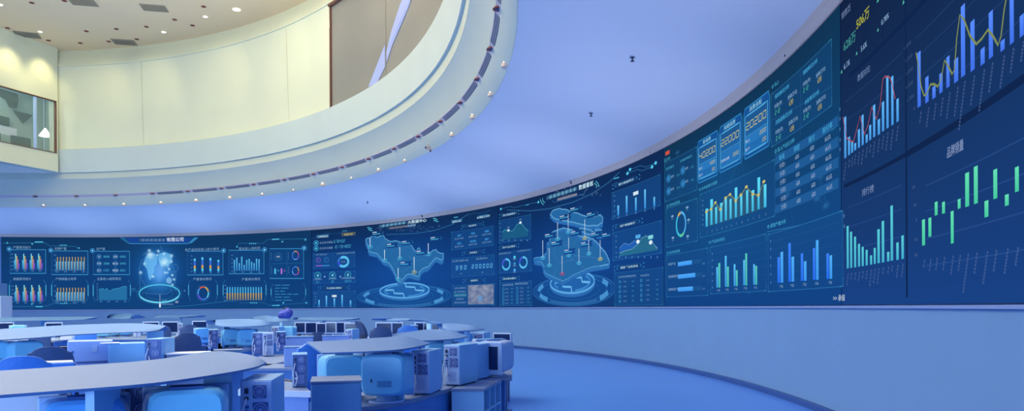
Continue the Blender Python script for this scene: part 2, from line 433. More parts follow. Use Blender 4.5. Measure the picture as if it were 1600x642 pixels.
# sprinklers on the blue ceiling
def ceil_hit(x, y):
    best = None
    for i in range(200):
        t = i / 199.; r = RW - .1 + (r1 - RW + .1) * t; z = Zt + .15 + (h1 - Zt - .15) * (t + .10 * math.sin(PI * t))
        th, X, Y = hit(x, r); e = abs(EYE + ray(x, y)[1] * Y - z)
        if best is None or e < best[0]: best = (e, X, Y, z)
    return Vector(best[1:])
def make_sprinkler():
    t = thing('sprinkler', 'x', 'sprinkler')
    mb = MB(); mb.cyl((0, 0, .02), (0, 0, -.02), .06, .05, M_metal, 12); mb.build('rosette', t)
    mb = MB(); mb.cyl((0, 0, -.02), (0, 0, -.08), .015, .015, M_dark, 8); mb.cyl((0, 0, -.08), (0, 0, -.09), .04, .04, M_dark, 10); mb.build('head', t)
    return t
ps = make_sprinkler()
for i, (x, y, w) in enumerate([(575, 315, 'on the blue ceiling above the province map screen'), (925, 176, 'in the middle of the blue ceiling'), (990, 90, 'highest one, right of centre'), (893, 283.5, 'at the blue ceiling\'s rim above the island map'), (660, 337, 'at the blue ceiling\'s rim above the province map title')]):
    o = ps if i == 0 else copy_tree(ps); o.location = ceil_hit(x, y)
    tag(o, 'tiny dark sprinkler, ' + w, 'sprinkler', 'sprinklers on the blue ceiling')
for i, (x, y, w) in enumerate([(1017, 241, 'left of the red badge'), (1229, 92, 'above the table screen'), (832, 304, 'left of the island map title')]):
    t = thing('eyebolt', 'small dark fixing on the trim above the screens, ' + w, 'fixing')
    th, X, Y = hit(x, RW - .06); t.location = (X, Y, Zt + .05); t.rotation_euler = (0, 0, th)
    tag(t, group='fixings on the trim')
    mb = MB(); mb.cyl((0, 0, -.02), (0, 0, .16), .018, .012, M_dark, 8); mb.build('pin', t)
    mb = MB(); mb.cyl((0, .045, .0), (0, .045, .12), .01, .01, M_dark, 8); mb.cyl((0, .05, .12), (0, -.01, .12), .012, .012, M_dark, 8); mb.build('hook', t)
# things in the control room
def wray(x, y, d):                # where the sight line meets a plane d behind the straight wall
    dx, dz = ray(x, y); q = Vector((p0.x + nW.x * d, p0.y + nW.y * d)); s_ = (dx * q.y - q.x) / (dW.x - dx * dW.y)
    X, Y = q.x + dW.x * s_, q.y + dW.y * s_; return Vector((X, Y, EYE + dz * Y))
def wpt(x, d, z): return Vector(sw(sw_col(x), z, d))
zf = WZ0 - .6
for i, (x, w) in enumerate([(50, 'right one, in front of the mullion'), (5, 'left one')]):
    t = thing('control_room_chair', 'dark chair behind the control room window, ' + w, 'chair', wpt(x, .75, zf), R_(60 + 20 * i), group='chairs in the control room')
    mb = MB(); mb.box((0, 0, .85), (.9, .12, .75), M_roomdark, bev=.05); mb.build('backrest', t)
    mb = MB(); mb.box((0, .4, .48), (.8, .7, .1), M_roomdark, bev=.04); mb.build('seat', t)
    mb = MB(); mb.cyl((0, .4, 0), (0, .4, .45), .05, .05, M_dark, 10); mb.cyl((0, .4, 0.0), (0, .4, .05), .35, .3, M_dark, 10); mb.build('base', t)
t = thing('pendant_lamp', 'small bright triangular lamp shade glowing behind the control room window', 'lamp', wray(72, 213, 1.1), 0)
mb = MB(); mb.cyl((0, 0, 0), (0, 0, .42), .3, .03, M_lamp, 14); mb.build('shade', t, smooth=True)
mb = MB(); mb.cyl((0, 0, .42), (0, 0, 1.9), .015, .015, M_dark, 6); mb.build('cord', t)
t = thing('dark_picture', 'dark irregular picture high on the control room back wall', 'picture', wray(14, 156, 2.25), 0)
mb = MB()
s_ = sw_col(12)
vs = [sw(s_ + a - s_, 0, 0) for a in (0,)]
def plate(t, offs, dep, m, nm):
    mb = MB(); n = len(offs)
    o = Vector(t.location); f = [(dW.x * a, dW.y * a, b) for a, b in offs]; g = [(dW.x * a - nW.x * dep, dW.y * a - nW.y * dep, b) for a, b in offs]
    mb.add(f + g, [tuple(range(n))[::-1], tuple(range(n, 2 * n))] + [(k, (k + 1) % n, n + (k + 1) % n, n + k) for k in range(n)], m)
    return mb.build(nm, t)
plate(t, [(-.5, .1), (-.45, .4), (.4, .45), (.45, .1), (.1, -.05), (-.05, -.35), (-.4, -.3), (-.45, -.1)], .05, M_roomdark, 'sheet')
t = thing('triangular_pennant', 'dark triangular pennant on the control room back wall beside a dark board', 'pennant', wray(37, 184, 2.25), 0)
plate(t, [(-.5, .25), (.5, .25), (0, -.3)], .05, M_roomdark, 'cloth')
t = thing('dark_board', 'dark rectangular board on the control room back wall at the left', 'board', wray(4, 187, 2.25), 0)
plate(t, [(-.35, .18), (.6, .18), (.6, -.25), (-.35, -.25)], .05, M_roomdark, 'panel')
t = thing('standing_sheet', 'pale sheet standing on the control room desk', 'paper', wray(14, 205, 1.3), 0)
plate(t, [(-.4, .2), (.4, .2), (.4, -.2), (-.4, -.2)], .04, M_white, 'sheet')
t = thing('control_room_desk', 'dark long desk just behind the control room window', 'desk', wpt(40, 1.75, zf), math.atan2(dW.y, dW.x))
mb = MB(); mb.box((1.2, 0, .74), (5, .7, .05), M_roomdark, bev=.01); mb.build('top', t)
for xx in (-1.2, 3.6):
    mb = MB(); mb.box((xx, 0, .36), (.06, .6, .72), M_roomdark); mb.build('leg', t)
# ================================================================ THE CURVED VIDEO WALL
Z0 = EYE + .01
def W(x, y):          # photo point -> (angle, z) on the screen wall
    th, X, Y = hit(x, RW); return th, EYE + ray(x, y)[1] * Y
def Dd(x): return hit(x, RW)[2]
def mix(a, b, t): return tuple((max(a[i], 0) ** .4545 * (1 - t) + max(b[i], 0) ** .4545 * t) ** 2.2 for i in range(3))
def mixl(a, b, t): return tuple(a[i] + (b[i] - a[i]) * t for i in range(3))
DT = .13 / RW
def fac(th):                       # how much the wall is foreshortened where th is seen from the desk side
    X, Y = CX + RW * math.cos(th), CY + RW * math.sin(th); d = Vector((X, Y)).normalized(); n_ = Vector((math.cos(th), math.sin(th)))
    return 1 / max(.16, d.dot(n_) / max(.3, Vector((X, Y)).normalized().y))
SEG = DT
class Pic:            # flat picture elements lying on the wall; angle grows to the left, z up
    def __init__(s, layer): s.r = RW - .006 - .007 * layer; s.v = []; s.f = []; s.c = []
    def pt(s, th, z): return (CX + s.r * math.cos(th), CY + s.r * math.sin(th), z)
    def up(s): s.r -= .00009
    def conv(s, T):                # convex piece [(th,z,col)] cut into narrow vertical strips that follow the curve
        lo = min(p[0] for p in T); hi = max(p[0] for p in T)
        if hi - lo <= DT * 1.2: b = len(s.v); s.v += [s.pt(p[0], p[1]) for p in T]; s.c += [p[2] for p in T]; s.f.append(list(range(b, b + len(T)))); return
        k0 = math.floor(lo / DT); k1 = math.ceil(hi / DT)
        def clip(Q, x, sg):
            O = []
            for i in range(len(Q)):
                a_, b_ = Q[i], Q[(i + 1) % len(Q)]; da = (a_[0] - x) * sg; db = (b_[0] - x) * sg
                if da >= 0: O.append(a_)
                if (da > 0 and db < 0) or (da < 0 and db > 0): t = da / (da - db); O.append((x, a_[1] + (b_[1] - a_[1]) * t, mixl(a_[2], b_[2], t)))
            return O
        for k in range(k0, k1):
            Q = clip(T, k * DT, 1)
            if len(Q) >= 3: Q = clip(Q, (k + 1) * DT, -1)
            if len(Q) >= 3: b = len(s.v); s.v += [s.pt(p[0], p[1]) for p in Q]; s.c += [p[2] for p in Q]; s.f.append(list(range(b, b + len(Q))))
    def poly(s, P, col, a=1.):     # P in (th,z)
        s.up()
        if a < 1: col = mix(BG(P[0][0], P[0][1]), col, a)
        if max(p[0] for p in P) - min(p[0] for p in P) < DT * 1.2 and len(P) <= 4: s.conv([(p[0], p[1], col) for p in P]); return
        from mathutils.geometry import tessellate_polygon
        for tri in tessellate_polygon([[Vector((p[0] * RW, p[1], 0)) for p in P]]): s.conv([(P[i][0], P[i][1], col) for i in tri])
    def rect(s, t0, t1, z0, z1, col, col2=None, a=1.):  # t0 left, t1 right; col2 = colour at the top
        s.up()
        n = max(1, int(abs(t0 - t1) / SEG) + (1 if abs(t0 - t1) > SEG else 0))
        col2 = col2 or col; b = len(s.v)
        for i in range(n + 1):
            th = t0 + (t1 - t0) * i / n
            for z, c in ((z0, col), (z1, col2)):
                s.v.append(s.pt(th, z)); s.c.append(mix(BG(th, z), c, a) if a < 1 else c)
        for i in range(n): s.f.append([b + 2 * i, b + 2 * i + 2, b + 2 * i + 3, b + 2 * i + 1])
    def pxrect(s, x0, x1, y0, y1, col, col2=None, a=1., xr=None):   # y measured at the left edge (y0 top, y1 bottom)
        t0, za = W(x0, y0); _, zb = W(x0, y1); t1, _ = W(x1, y1)
        s.rect(t0, t1, zb, za, col, col2, a)
    def line(s, P, w, col, a=1., closed=False):       # P in (th,z); w metres
        s.up()
        if closed: P = P + [P[0]]
        if w < .08: w *= .72
        elif w < .12: w *= .85
        Q = []
        for i in range(len(P) - 1):
            n = max(1, int(abs(P[i][0] - P[i + 1][0]) / SEG))
            for k in range(n): Q.append((P[i][0] + (P[i + 1][0] - P[i][0]) * k / n, P[i][1] + (P[i + 1][1] - P[i][1]) * k / n))
        Q.append(P[-1]); L = [(-th * s.r, z) for th, z in Q]
        b = len(s.v); n = len(L)
        for i in range(n):
            p = Vector(L[max(i - 1, 0)]); q = Vector(L[min(i + 1, n - 1)])
            if closed and (i == 0 or i == n - 1): p = Vector(L[-2]); q = Vector(L[1])
            d = q - p; d = d.normalized() if d.length > 1e-9 else Vector((1, 0))
            nn = Vector((-d.y, d.x)) * w / 2
            for sg in (1, -1):
                v = Vector(L[i]) + nn * sg; th = -v.x / s.r
                s.v.append(s.pt(th, v.y)); s.c.append(mix(BG(th, v.y), col, a) if a < 1 else col)
        for i in range(n - 1): s.f.append([b + 2 * i, b + 2 * i + 1, b + 2 * i + 3, b + 2 * i + 2])
    def pxline(s, P, w, col, a=1., closed=False): s.line([W(*p) for p in P], w, col, a, closed)
    def ell(s, c, rs, rz, w, col, a0=0, a1=360, n=40, a=1.):   # ring in metres round (th,z)
        n = max(4, int(n * abs(a1 - a0) / 360)); P = []; rs = rs * fac(c[0])
        for i in range(n + 1):
            t = R_(a0 + (a1 - a0) * i / n); P.append((c[0] - rs * math.cos(t) / s.r, c[1] + rz * math.sin(t)))
        s.line(P, w, col, a)
    def disc(s, c, rs, rz, col, n=24, a=1., edge=None):
        s.up(); rs = rs * fac(c[0]); K = 1 if edge is None else (5 if edge == 0 else 3)
        if n <= 8 or rs < .1: K = min(K, 2)
        def alp(u):
            if edge is None: return a
            return a * (math.exp(-4.2 * u * u) - .015) if edge == 0 else a + (edge - a) * u
        def P(u, i):
            t = 2 * PI * i / n; th = c[0] - rs * u * math.cos(t) / s.r; z = c[1] + rz * u * math.sin(t); al = alp(u)
            return (th, z, mix(BG(th, z), col, max(0, al)) if al < 1 else col)
        for k in range(K):
            u0, u1 = k / K, (k + 1) / K
            for i in range(n):
                if k == 0: s.conv([P(0, i), P(u1, i), P(u1, i + 1)])
                else: s.conv([P(u0, i), P(u1, i), P(u1, i + 1)]); s.conv([P(u0, i), P(u1, i + 1), P(u0, i + 1)])
    def text(s, txt, c, h, col, a=1., al='C', sx=1., bold=0.):
        s.up()
        V, Fc = glyphs(txt, bold)
        w = max([v[0] for v in V] or [0]); off = {'C': w / 2, 'L': 0, 'R': w}[al]
        b = len(s.v); k = h / .75; sx = sx * fac(c[0])
        for x, y in V:
            th = c[0] - (x - off) * k * sx / s.r; z = c[1] + y * k
            s.v.append(s.pt(th, z)); s.c.append(mix(BG(th, z), col, a) if a < 1 else col)
        for f in Fc: s.f.append([b + i for i in f])
    def pxtext(s, txt, x, y, hpx, col, a=1., al='C', sx=1., bold=0., rot=0):   # y = baseline
        s.text(txt, W(x, y), hpx * Dd(x) / F, col, a, al, sx, bold)
    def seg7(s, txt, c, h, col, a=1., al='C', slant=.12, sx=1., raw=False):
        SG = {'0': 'abcdef', '1': 'bc', '2': 'abged', '3': 'abgcd', '4': 'fgbc', '5': 'afgcd', '6': 'afgedc', '7': 'abc', '8': 'abcdefg', '9': 'abcdfg'}
        sx = sx * (fac(c[0]) if not raw else 1)
        w = h * .5 * sx; gap = h * .22 * sx; t = h * .15; tot = len(txt) * (w + gap) - gap
        x0 = {'C': -tot / 2, 'L': 0, 'R': -tot}[al]
        for i, ch in enumerate(txt):
            ox = x0 + i * (w + gap)
            S = {'a': (0, h, w, h), 'b': (w, h / 2, w, h), 'c': (w, 0, w, h / 2), 'd': (0, 0, w, 0), 'e': (0, 0, 0, h / 2), 'f': (0, h / 2, 0, h), 'g': (0, h / 2, w, h / 2)}
            for q in SG.get(ch, ''):
                xa, ya, xb, yb = S[q]
                s.line([(c[0] - (ox + xa + slant * ya) / s.r, c[1] + ya), (c[0] - (ox + xb + slant * yb) / s.r, c[1] + yb)], t, col, a)
    def smear(s, x0, y0, x1, y1, hpx, col, a=.8):      # an illegible, blurred run of lettering
        s.up(); n = max(24, int(abs(x1 - x0) / 1.2)); rows = (-1, -.6, -.2, .2, .6, 1); b = len(s.v)
        for i in range(n + 1):
            f = i / n; th, zc = W(x0 + (x1 - x0) * f, y0 + (y1 - y0) * f); h = hpx * Dd(x0 + (x1 - x0) * f) / F / 2
            cn = .55 + .45 * math.sin(i * 1.9) * math.sin(i * .7 + 1); e_ = min(1, f * 12, (1 - f) * 14)
            for r in rows: s.v.append(s.pt(th, zc + h * r)); s.c.append(mix(BG(th, zc), col, a * e_ * cn * max(0, 1 - abs(r) ** 2.2)))
        k = len(rows)
        for i in range(n):
            for j in range(k - 1): q = b + i * k + j; s.f.append([q, q + k, q + k + 1, q + 1])
    def build(s, name, parent, label=None):
        me = bpy.data.meshes.new(name); me.from_pydata(s.v, [], s.f); me.materials.append(PICT)
        at_ = me.color_attributes.new('Col', 'FLOAT_COLOR', 'POINT')
        for i, c in enumerate(s.c): at_.data[i].color = (c[0], c[1], c[2], 1)
        o = bpy.data.objects.new(name, me); link(o, parent)
        if parent is not None: o.matrix_parent_inverse = Matrix.Translation(-parent.location)
        if label: o['label'] = label
        return o
GC = {}
def glyphs(txt, bold=0.):
    if (txt, bold) in GC: return GC[(txt, bold)]
    cu = bpy.data.curves.new('t', 'FONT'); cu.body = txt; cu.size = 1; cu.resolution_u = 2; cu.offset = bold
    o = bpy.data.objects.new('t', cu); C.objects.link(o)
    dg = bpy.context.evaluated_depsgraph_get(); dg.update()
    me = o.evaluated_get(dg).to_mesh()
    V = [(v.co.x, v.co.y) for v in me.vertices]; Fc = [list(p.vertices) for p in me.polygons]
    o.evaluated_get(dg).to_mesh_clear(); bpy.data.objects.remove(o); bpy.data.curves.remove(cu)
    if V:
        mx = min(v[0] for v in V); V = [(v[0] - mx, v[1]) for v in V]
    GC[(txt, bold)] = (V, Fc); return V, Fc

BGF = [None]
def BG(th, z): return BGF[0](th, z)
def panel(name, label, x0, x1, bgf, th0=None, th1=None, gap=.012):
    t0 = th0 if th0 is not None else W(x0, 450)[0]; t1 = th1 if th1 is not None else W(x1, 450)[0]
    BGF[0] = bgf
    tm = (t0 + t1) / 2
    t = thing(name, label, 'screen', cyl_pt(RW, tm, Z0), group=None)
    g = gap / RW
    mb = MB(); lathe(mb, [(RW - .004, Z0), (RW + .2, Z0), (RW + .2, Zt - .005), (RW - .004, Zt - .005)], math.degrees(t1 + g), math.degrees(t0 - g), M_navy, close=True)
    o = mb.build('cabinet', t); o.matrix_parent_inverse = Matrix.Translation(-t.location)
    p = Pic(0); n = max(8, int((t0 - t1) / R_(.28))); mz = 30
    for i in range(n + 1):
        th = t0 - g + (t1 - t0 + 2 * g) * i / n
        for j in range(mz + 1):
            z = Z0 + .01 + (Zt - Z0 - .02) * j / mz; p.v.append(p.pt(th, z)); p.c.append(bgf(th, z))
    for i in range(n):
        for j in range(mz): b = i * (mz + 1) + j; p.f.append([b, b + mz + 1, b + mz + 2, b + 1])
    p.build('display', t)
    return t
def vgrad(stops):
    def f(z):
        u = min(1, max(0, (z - Z0) / (Zt - Z0)))
        for i in range(len(stops) - 1):
            if u <= stops[i + 1][0]:
                a, b = stops[i], stops[i + 1]; return mix(a[1], b[1], (u - a[0]) / (b[0] - a[0] + 1e-9))
        return stops[-1][1]
    return f
def glow(c, rs, rz, col, k):
    def f(th, z, base):
        d = ((th - c[0]) * RW / rs) ** 2 + ((z - c[1]) / rz) ** 2
        return mix(base, col, k * math.exp(-d)) if d < 9 else base
    return f
def bgfun(stops, glows=()):
    v = vgrad(stops)
    def f(th, z):
        c = v(z)
        for g in glows: c = g(th, z, c)
        return c
    return f
CY_ = rgb(84, 200, 236); CY2 = rgb(58, 142, 196); TX = rgb(150, 190, 226); TXD = rgb(92, 142, 196); BL = rgb(72, 168, 240); WH = rgb(226, 240, 255)
OR_ = rgb(196, 166, 86); PU = rgb(120, 96, 210); YE = rgb(206, 200, 96); GR = rgb(96, 214, 180)

# ---------------------------------------------------------------- screen 1 : globe dashboard (far left)
bg1 = bgfun([(0, rgb(17, 66, 124)), (.5, rgb(16, 62, 120)), (1, rgb(17, 56, 98))], [glow(W(247, 415), 1.5, 1.3, rgb(30, 110, 190), .55)])
T1 = panel('video_wall_screen', 'far left curved screen with a glowing globe between small bar charts', 2, 487, bg1, th0=W(2, 450)[0])
def frame_top(x0, x1, y0, y1, knob='L', nm='chart_frame'):
    p = Pic(1); w = .035
    p.pxrect(x0, x1, y0, y1, rgb(18, 72, 134), a=.5)
    sl = 0
    p.pxline([(x0, y0), (x1, y0)], .05, CY2); p.pxline([(x0, y1), (x1, y1)], .06, CY2)
    p.pxline([(x0, y0), (x0, y1)], .02, CY2, .6); p.pxline([(x1, y0), (x1, y1)], .05, CY2, .9)
    kx = x0 - 1 if knob == 'L' else x1 + 1
    c = W(kx, y0 - 1); p.disc(c, .13, .13, rgb(36, 104, 170)); p.ell(c, .13, .13, .035, CY2); p.disc(c, .045, .045, rgb(150, 220, 240))
    return p
def frame_low(x0, x1, y0, y1):
    p = Pic(1)
    for xx, d in ((x0, 1), (x1, -1)):
        p.pxline([(xx + 3 * d, y0), (xx, y0 + 7), (xx, y1 - 7), (xx + 3 * d, y1)], .025, CY2, .8)
        p.pxline([(xx, y0 + 8), (xx, y1 - 9)], .07, CY_, .75)
    return p
PXW = 'px'
def bars(p, xs, wpx, base, tops, cols, a=1.):     # base y, tops heights px
    for i, x in enumerate(xs):
        c = cols[i % len(cols)] if isinstance(cols, list) else cols
        p.pxrect(x, x + wpx, base - tops[i], base, c[0] if isinstance(c, tuple) and isinstance(c[0], tuple) else c, c[1] if isinstance(c, tuple) and isinstance(c[0], tuple) else None, a)
def axis_ticks(p, x, ys, s=.06, col=TXD):
    for y in ys:
        c = W(x, y); p.rect(c[0] + s / RW, c[0] - s / RW, c[1] - .02, c[1] + .025, col, a=.7)
def gridlines(p, x0, x1, ys, col=CY2, a=.16, w=.018):
    for y in ys:
        t0, z = W(x0, y); t1, _ = W(x1, y); p.rect(t0, t1, z, z + w, col, a=a)
def xlabels(p, xs, y, wpx=5, col=TXD, a=.7):
    for x in xs:
        c = W(x, y); w = wpx * Dd(x) / F / 2
        p.rect(c[0] + w / RW, c[0] - w / RW, c[1] - .03, c[1] + .03, col, a=a)
B3 = [(rgb(28, 110, 190), rgb(80, 190, 236)), (rgb(60, 140, 190), rgb(120, 210, 230)), (rgb(110, 120, 140), rgb(200, 172, 84)), (rgb(130, 90, 150), rgb(190, 110, 150)), (rgb(80, 70, 190), rgb(110, 90, 220))]
def group4(x0, base, sc, T):
    p = Pic(2)
    gridlines(p, x0 - 1, x0 + 46, [base - 7, base - 14, base - 20])
    for k, gx in enumerate((x0, x0 + 12.7, x0 + 24.5, x0 + 36)):
        for j, hgt in enumerate((14.5, 24.5, 21, 16, 10)):
            p.pxrect(gx + j * 1.7, gx + j * 1.7 + 1.75, base - hgt * sc, base, B3[j][0], B3[j][1])
        xlabels(p, [gx + 4.5], base + 2, 4)
    axis_ticks(p, x0 - 3, [base - 6 * i for i in range(5)])
    return p.build('bar_chart', T)
for (xa, xb, ya, yb, ttl, kn) in ((16, 72, 390, 427, '产量情况统计', 'L'), (81, 138, 392, 429, '车辆产量', 'L'), (146, 203, 392.5, 429, '总产量', 'L'), (293, 349, 392.5, 429.5, '各产品实际收入统计情况', 'R'), (358, 413, 391, 427.5, '营业收入净利润', 'R'), (422, 475, 388.5, 435, '', 'R')):
    p = frame_top(xa, xb, ya, yb, kn)
    if ttl: p.pxtext(ttl, xa + 5 if kn == 'L' else xb - 6, ya - 1.8, 3.6, TX, .8, 'L' if kn == 'L' else 'R')
    p.build('chart_frame', T1)
for (xa, xb, ya, yb, ttl) in ((15, 72, 437, 471, '销量情况统计'), (81, 138, 437, 471, '产销销量占有率'), (146, 204, 437, 471, '主要收入趋势情况'), (295, 340, 437, 470, '产量增长情况'), (349, 416, 437, 470, '产量增长情况'), (424, 478, 443, 470, '')):
    p = frame_low(xa, xb, ya, yb)
    if ttl: p.pxtext(ttl, xa + 6 if xa < 290 else xb - 9, ya + .5, 3.6, TX, .8, 'L' if xa < 290 else 'R')
    p.build('chart_frame', T1)
group4(22.5, 421, 1.0, T1); group4(23, 471, 1.05, T1)
for base in (422.5, 470.5):
    p = Pic(2); gridlines(p, 86, 134, [base - 7, base - 14, base - 20])
    if base > 450: 
        P = [W(x, y) for x, y in ((88, 456), (94, 457), (100, 459), (108, 462), (114, 463), (122, 460), (130, 458), (133, 457))]
        zb = W(90, base)[1]
        for i in range(len(P) - 1): p.poly([P[i], P[i + 1], (P[i + 1][0], zb), (P[i][0], zb)], rgb(40, 130, 190), .5)
    for i in range(10):
        x = 88 + i * 4.65
        p.pxrect(x, x + 2, base - 14, base, rgb(60, 140, 190), rgb(90, 180, 230)); p.pxrect(x + 1.9, x + 3.2, base - 21, base, rgb(110, 120, 130), OR_)
    xlabels(p, [90, 103, 117, 131], base + 2, 5); axis_ticks(p, 86.5, [base - 8 * i for i in range(4)])
    p.build('bar_chart', T1)
p = Pic(2)
for r, row in enumerate((('0000', '0002'), ('2586', '2442'), ('1727', '2021'))):
    for c_, tx in enumerate(row):
        x = 155.5 + c_ * 25.5; y = 401 + r * 10.7; c = W(x, y)
        p.disc(c, .13, .13, rgb(40, 90, 150)); p.ell(c, .14, .14, .02, CY2); p.text(('周', '年累', '总计', '月累', '增长比', '销售额')[r + 3 * c_], (c[0], c[1] - .045), .09, WH, .8)
        p.pxtext(tx, x + 7, y + 1.6, 3.6, CY_, .85, 'L')
p.build('figures_table', T1)
p = Pic(2); base = 469; xs = [(155, 451), (158, 452), (161, 450), (163.5, 453), (167, 450), (171.5, 455), (176, 452), (182, 450.5), (187, 450), (191, 448), (196, 447), (199, 448)]
zb = W(155, base)[1]; P = [W(*q) for q in xs]
for i in range(len(P) - 1): p.poly([P[i], P[i + 1], (P[i + 1][0], zb), (P[i][0], zb)], rgb(50, 140, 190), .6)
p.line(P, .03, CY_, .7); xlabels(p, [158, 170, 183, 196], base + 2, 4); axis_ticks(p, 152.5, [base - 3.2 * i for i in range(9)], .04); p.build('area_chart', T1)
p = Pic(2); gridlines(p, 301, 345, [414, 408, 402])
for x, tp in ((303.5, 404), (315.5, 402), (328, 403), (340.5, 406)):
    hgt = 424 - tp; b = 424
    p.pxrect(x, x + 3, b - hgt * .22, b, CY_); p.pxrect(x, x + 3, b - hgt * .45, b - hgt * .22, rgb(210, 160, 70)); p.pxrect(x, x + 3, b - hgt * .82, b - hgt * .45, rgb(60, 110, 220)); p.pxrect(x, x + 3, tp, b - hgt * .82, CY_)
xlabels(p, [305, 317, 330, 342], 426, 4); axis_ticks(p, 300, [424 - 6 * i for i in range(5)]); p.build('stacked_bar_chart', T1)
p = Pic(2); gridlines(p, 364, 408, [414, 408, 402])
hs = [17, 20.5, 12, 22, 9, 17, 18.5, 14, 12, 19, 18]
for i, hgt in enumerate(hs): x = 366 + i * 3.85; p.pxrect(x, x + 1.9, 423 - hgt, 423, rgb(56, 140, 206), rgb(88, 186, 236))
xlabels(p, [367, 380, 393, 406], 425, 4); axis_ticks(p, 363.5, [423 - 6 * i for i in range(5)]); p.build('bar_chart', T1)
p = Pic(2)
p.pxline([(449, 391), (449, 432)], .02, CY2, .6); p.pxline([(425, 412), (474, 411)], .02, CY2, .6)
c = W(435.5, 401); p.ell(c, .22, .22, .02, CY2, a=.7); p.ell(c, .16, .16, .02, CY2, a=.7); p.text('162', (c[0], c[1] - .04), .1, WH)
for y, k in ((399, 0), (423, 1)):
    c = W(462.5, y); cols = [rgb(190, 80, 120), rgb(200, 150, 90), rgb(70, 130, 230), rgb(60, 110, 230), rgb(90, 170, 240), rgb(120, 90, 220)]
    for i in range(6): p.ell(c, .17, .22, .075, cols[(i + k) % 6], 60 * i, 60 * i + 56, 60)
for x, cc in ((429.5, CY_), (439.5, rgb(190, 120, 220))):
    p.pxrect(x, x + 2.2, 419.5, 428, cc); p.pxtext('22%', x + 4, 424, 2.5, cc, .8, 'L', .7)
for y in (401, 423): p.pxline([(451.5, y - 7), (451.5, y + 5)], .05, TXD, .5); p.pxline([(425, y - 7), (425, y + 5)], .05, TXD, .5)
p.build('donut_charts', T1)
p = Pic(2)
c = W(318, 458); cols = [rgb(200, 90, 80), rgb(200, 170, 90), rgb(90, 190, 230), rgb(60, 120, 220), rgb(100, 90, 220), rgb(70, 150, 230)]
for i in range(6): p.ell(c, .3, .36, .1, cols[i], 130 - 60 * i, 130 - 60 * i - 56, 60)
p.ell(c, .40, .47, .02, CY2, a=.6); p.build('donut_chart', T1)
p = Pic(2)
for i in range(14):
    x = 354.5 + i * 4.1; p.pxrect(x, x + 2, 458, 470 - 1, rgb(120, 130, 130), OR_); p.pxrect(x + .2, x + 1.9, 448.5, 458, rgb(80, 180, 230))
axis_ticks(p, 352.5, [470 - 6 * i for i in range(5)]); p.pxline([(352, 447), (412, 446.5)], .02, CY2, .3); p.build('stacked_bar_chart', T1)
p = Pic(2)
for i, wds in enumerate(((5, 6), (4, 6), (3, 4), (4, 4, 4, 4), (6, 5), (6, 7))):
    x = 430
    for w in wds:
        p.pxline([(x, 445.5 + i * 4.7), (x + w * 1.9, 445.4 + i * 4.7)], .07, CY2, .75); x += w * 1.9 + 2
p.build('text_lines', T1)
p = Pic(1)     # header
p.pxline([(5, 380), (66, 379), (72, 380), (78, 384), (118, 385), (123, 388)], .025, CY2, .8); p.pxline([(55, 378), (68, 378)], .07, CY_); p.pxline([(370, 386), (374, 380), (412, 380), (419, 374), (480, 373)], .025, CY2, .8)
p.pxline([(426, 374), (437, 373.6)], .07, CY_); p.pxline([(12, 479), (48, 479), (75, 478), (82, 474), (120, 474), (124, 471)], .025, CY2, .8); p.pxline([(56, 479), (67, 479)], .07, CY_); p.pxline([(425, 477), (437, 477)], .07, CY_)
p.pxline([(240, 482), (300, 477), (350, 471), (370, 470)], .03, CY2, .7); p.pxline([(375, 473), (412, 473), (422, 477), (480, 473)], .025, CY2, .6)
for x, y in ((12, 379.5), (51, 381), (12, 477), (50, 475), (124, 387.5), (371, 385.5), (478, 374.5), (442, 377.5), (479, 473), (443, 473)): p.disc(W(x, y), .055, .05, CY_, 8, .8)
for i in range(4):
    for xx, yy in ((95, 383), (95, 474), (391, 380.5), (392, 473)): p.disc(W(xx + i * 3, yy), .035, .035, CY_, 6)
tt = [W(q[0], q[1]) for q in ((194, 369.5), (303, 370), (294, 380), (203, 380))]
p.line([W(190, 371), W(203, 380.5), W(294, 380.5), W(308, 371)], .06, CY2); p.poly([W(196, 371), W(302, 371), W(293, 380), (W(204, 380))], rgb(24, 70, 150))
p.poly([W(187, 371), W(194, 371), W(204, 380), (W(200, 380))], rgb(40, 120, 180), .7); p.poly([W(304, 371), W(311, 371), W(300, 380), (W(295, 380))], rgb(60, 150, 210), .8)
p.smear(217, 375, 260, 375, 5.5, rgb(160, 190, 230), .75)
p.pxtext('有限公司', 261, 377, 5.2, WH, .95, 'L', 1.0, .01)
p.build('header', T1)
# globe
def gl(X, Y): return W(200 + X * .2024, 360 + Y * .2024)
CONT = [[(125, 240), (150, 190), (180, 168), (215, 178), (232, 210), (225, 260), (205, 285), (205, 320), (190, 345), (175, 388), (163, 370), (155, 330), (150, 300), (130, 275)],
        [(245, 178), (290, 165), (330, 182), (345, 215), (340, 250), (322, 262), (310, 290), (300, 265), (285, 262), (262, 285), (250, 262), (240, 235), (233, 215)],
        [(298, 378), (320, 358), (338, 372), (338, 398), (322, 414), (300, 400)], [(215, 270), (240, 262), (262, 285), (275, 320), (262, 370), (240, 400), (215, 350), (205, 300)]]
CITY = [(175, 190, 24), (285, 245, 30), (168, 155, 10), (238, 160, 10), (340, 195, 11), (338, 240, 9), (320, 298, 9), (230, 190, 8), (195, 355, 10), (100, 325, 11), (345, 345, 9), (358, 378, 9), (345, 420, 10), (290, 325, 8), (130, 258, 9), (308, 325, 7), (280, 182, 8)]
def inside(x, y, P):
    c_ = False; j = len(P) - 1
    for i in range(len(P)):
        if (P[i][1] > y) != (P[j][1] > y) and x < (P[j][0] - P[i][0]) * (y - P[i][1]) / (P[j][1] - P[i][1]) + P[i][0]: c_ = not c_
        j = i
    return c_
p = Pic(2); nx, ny = 84, 90
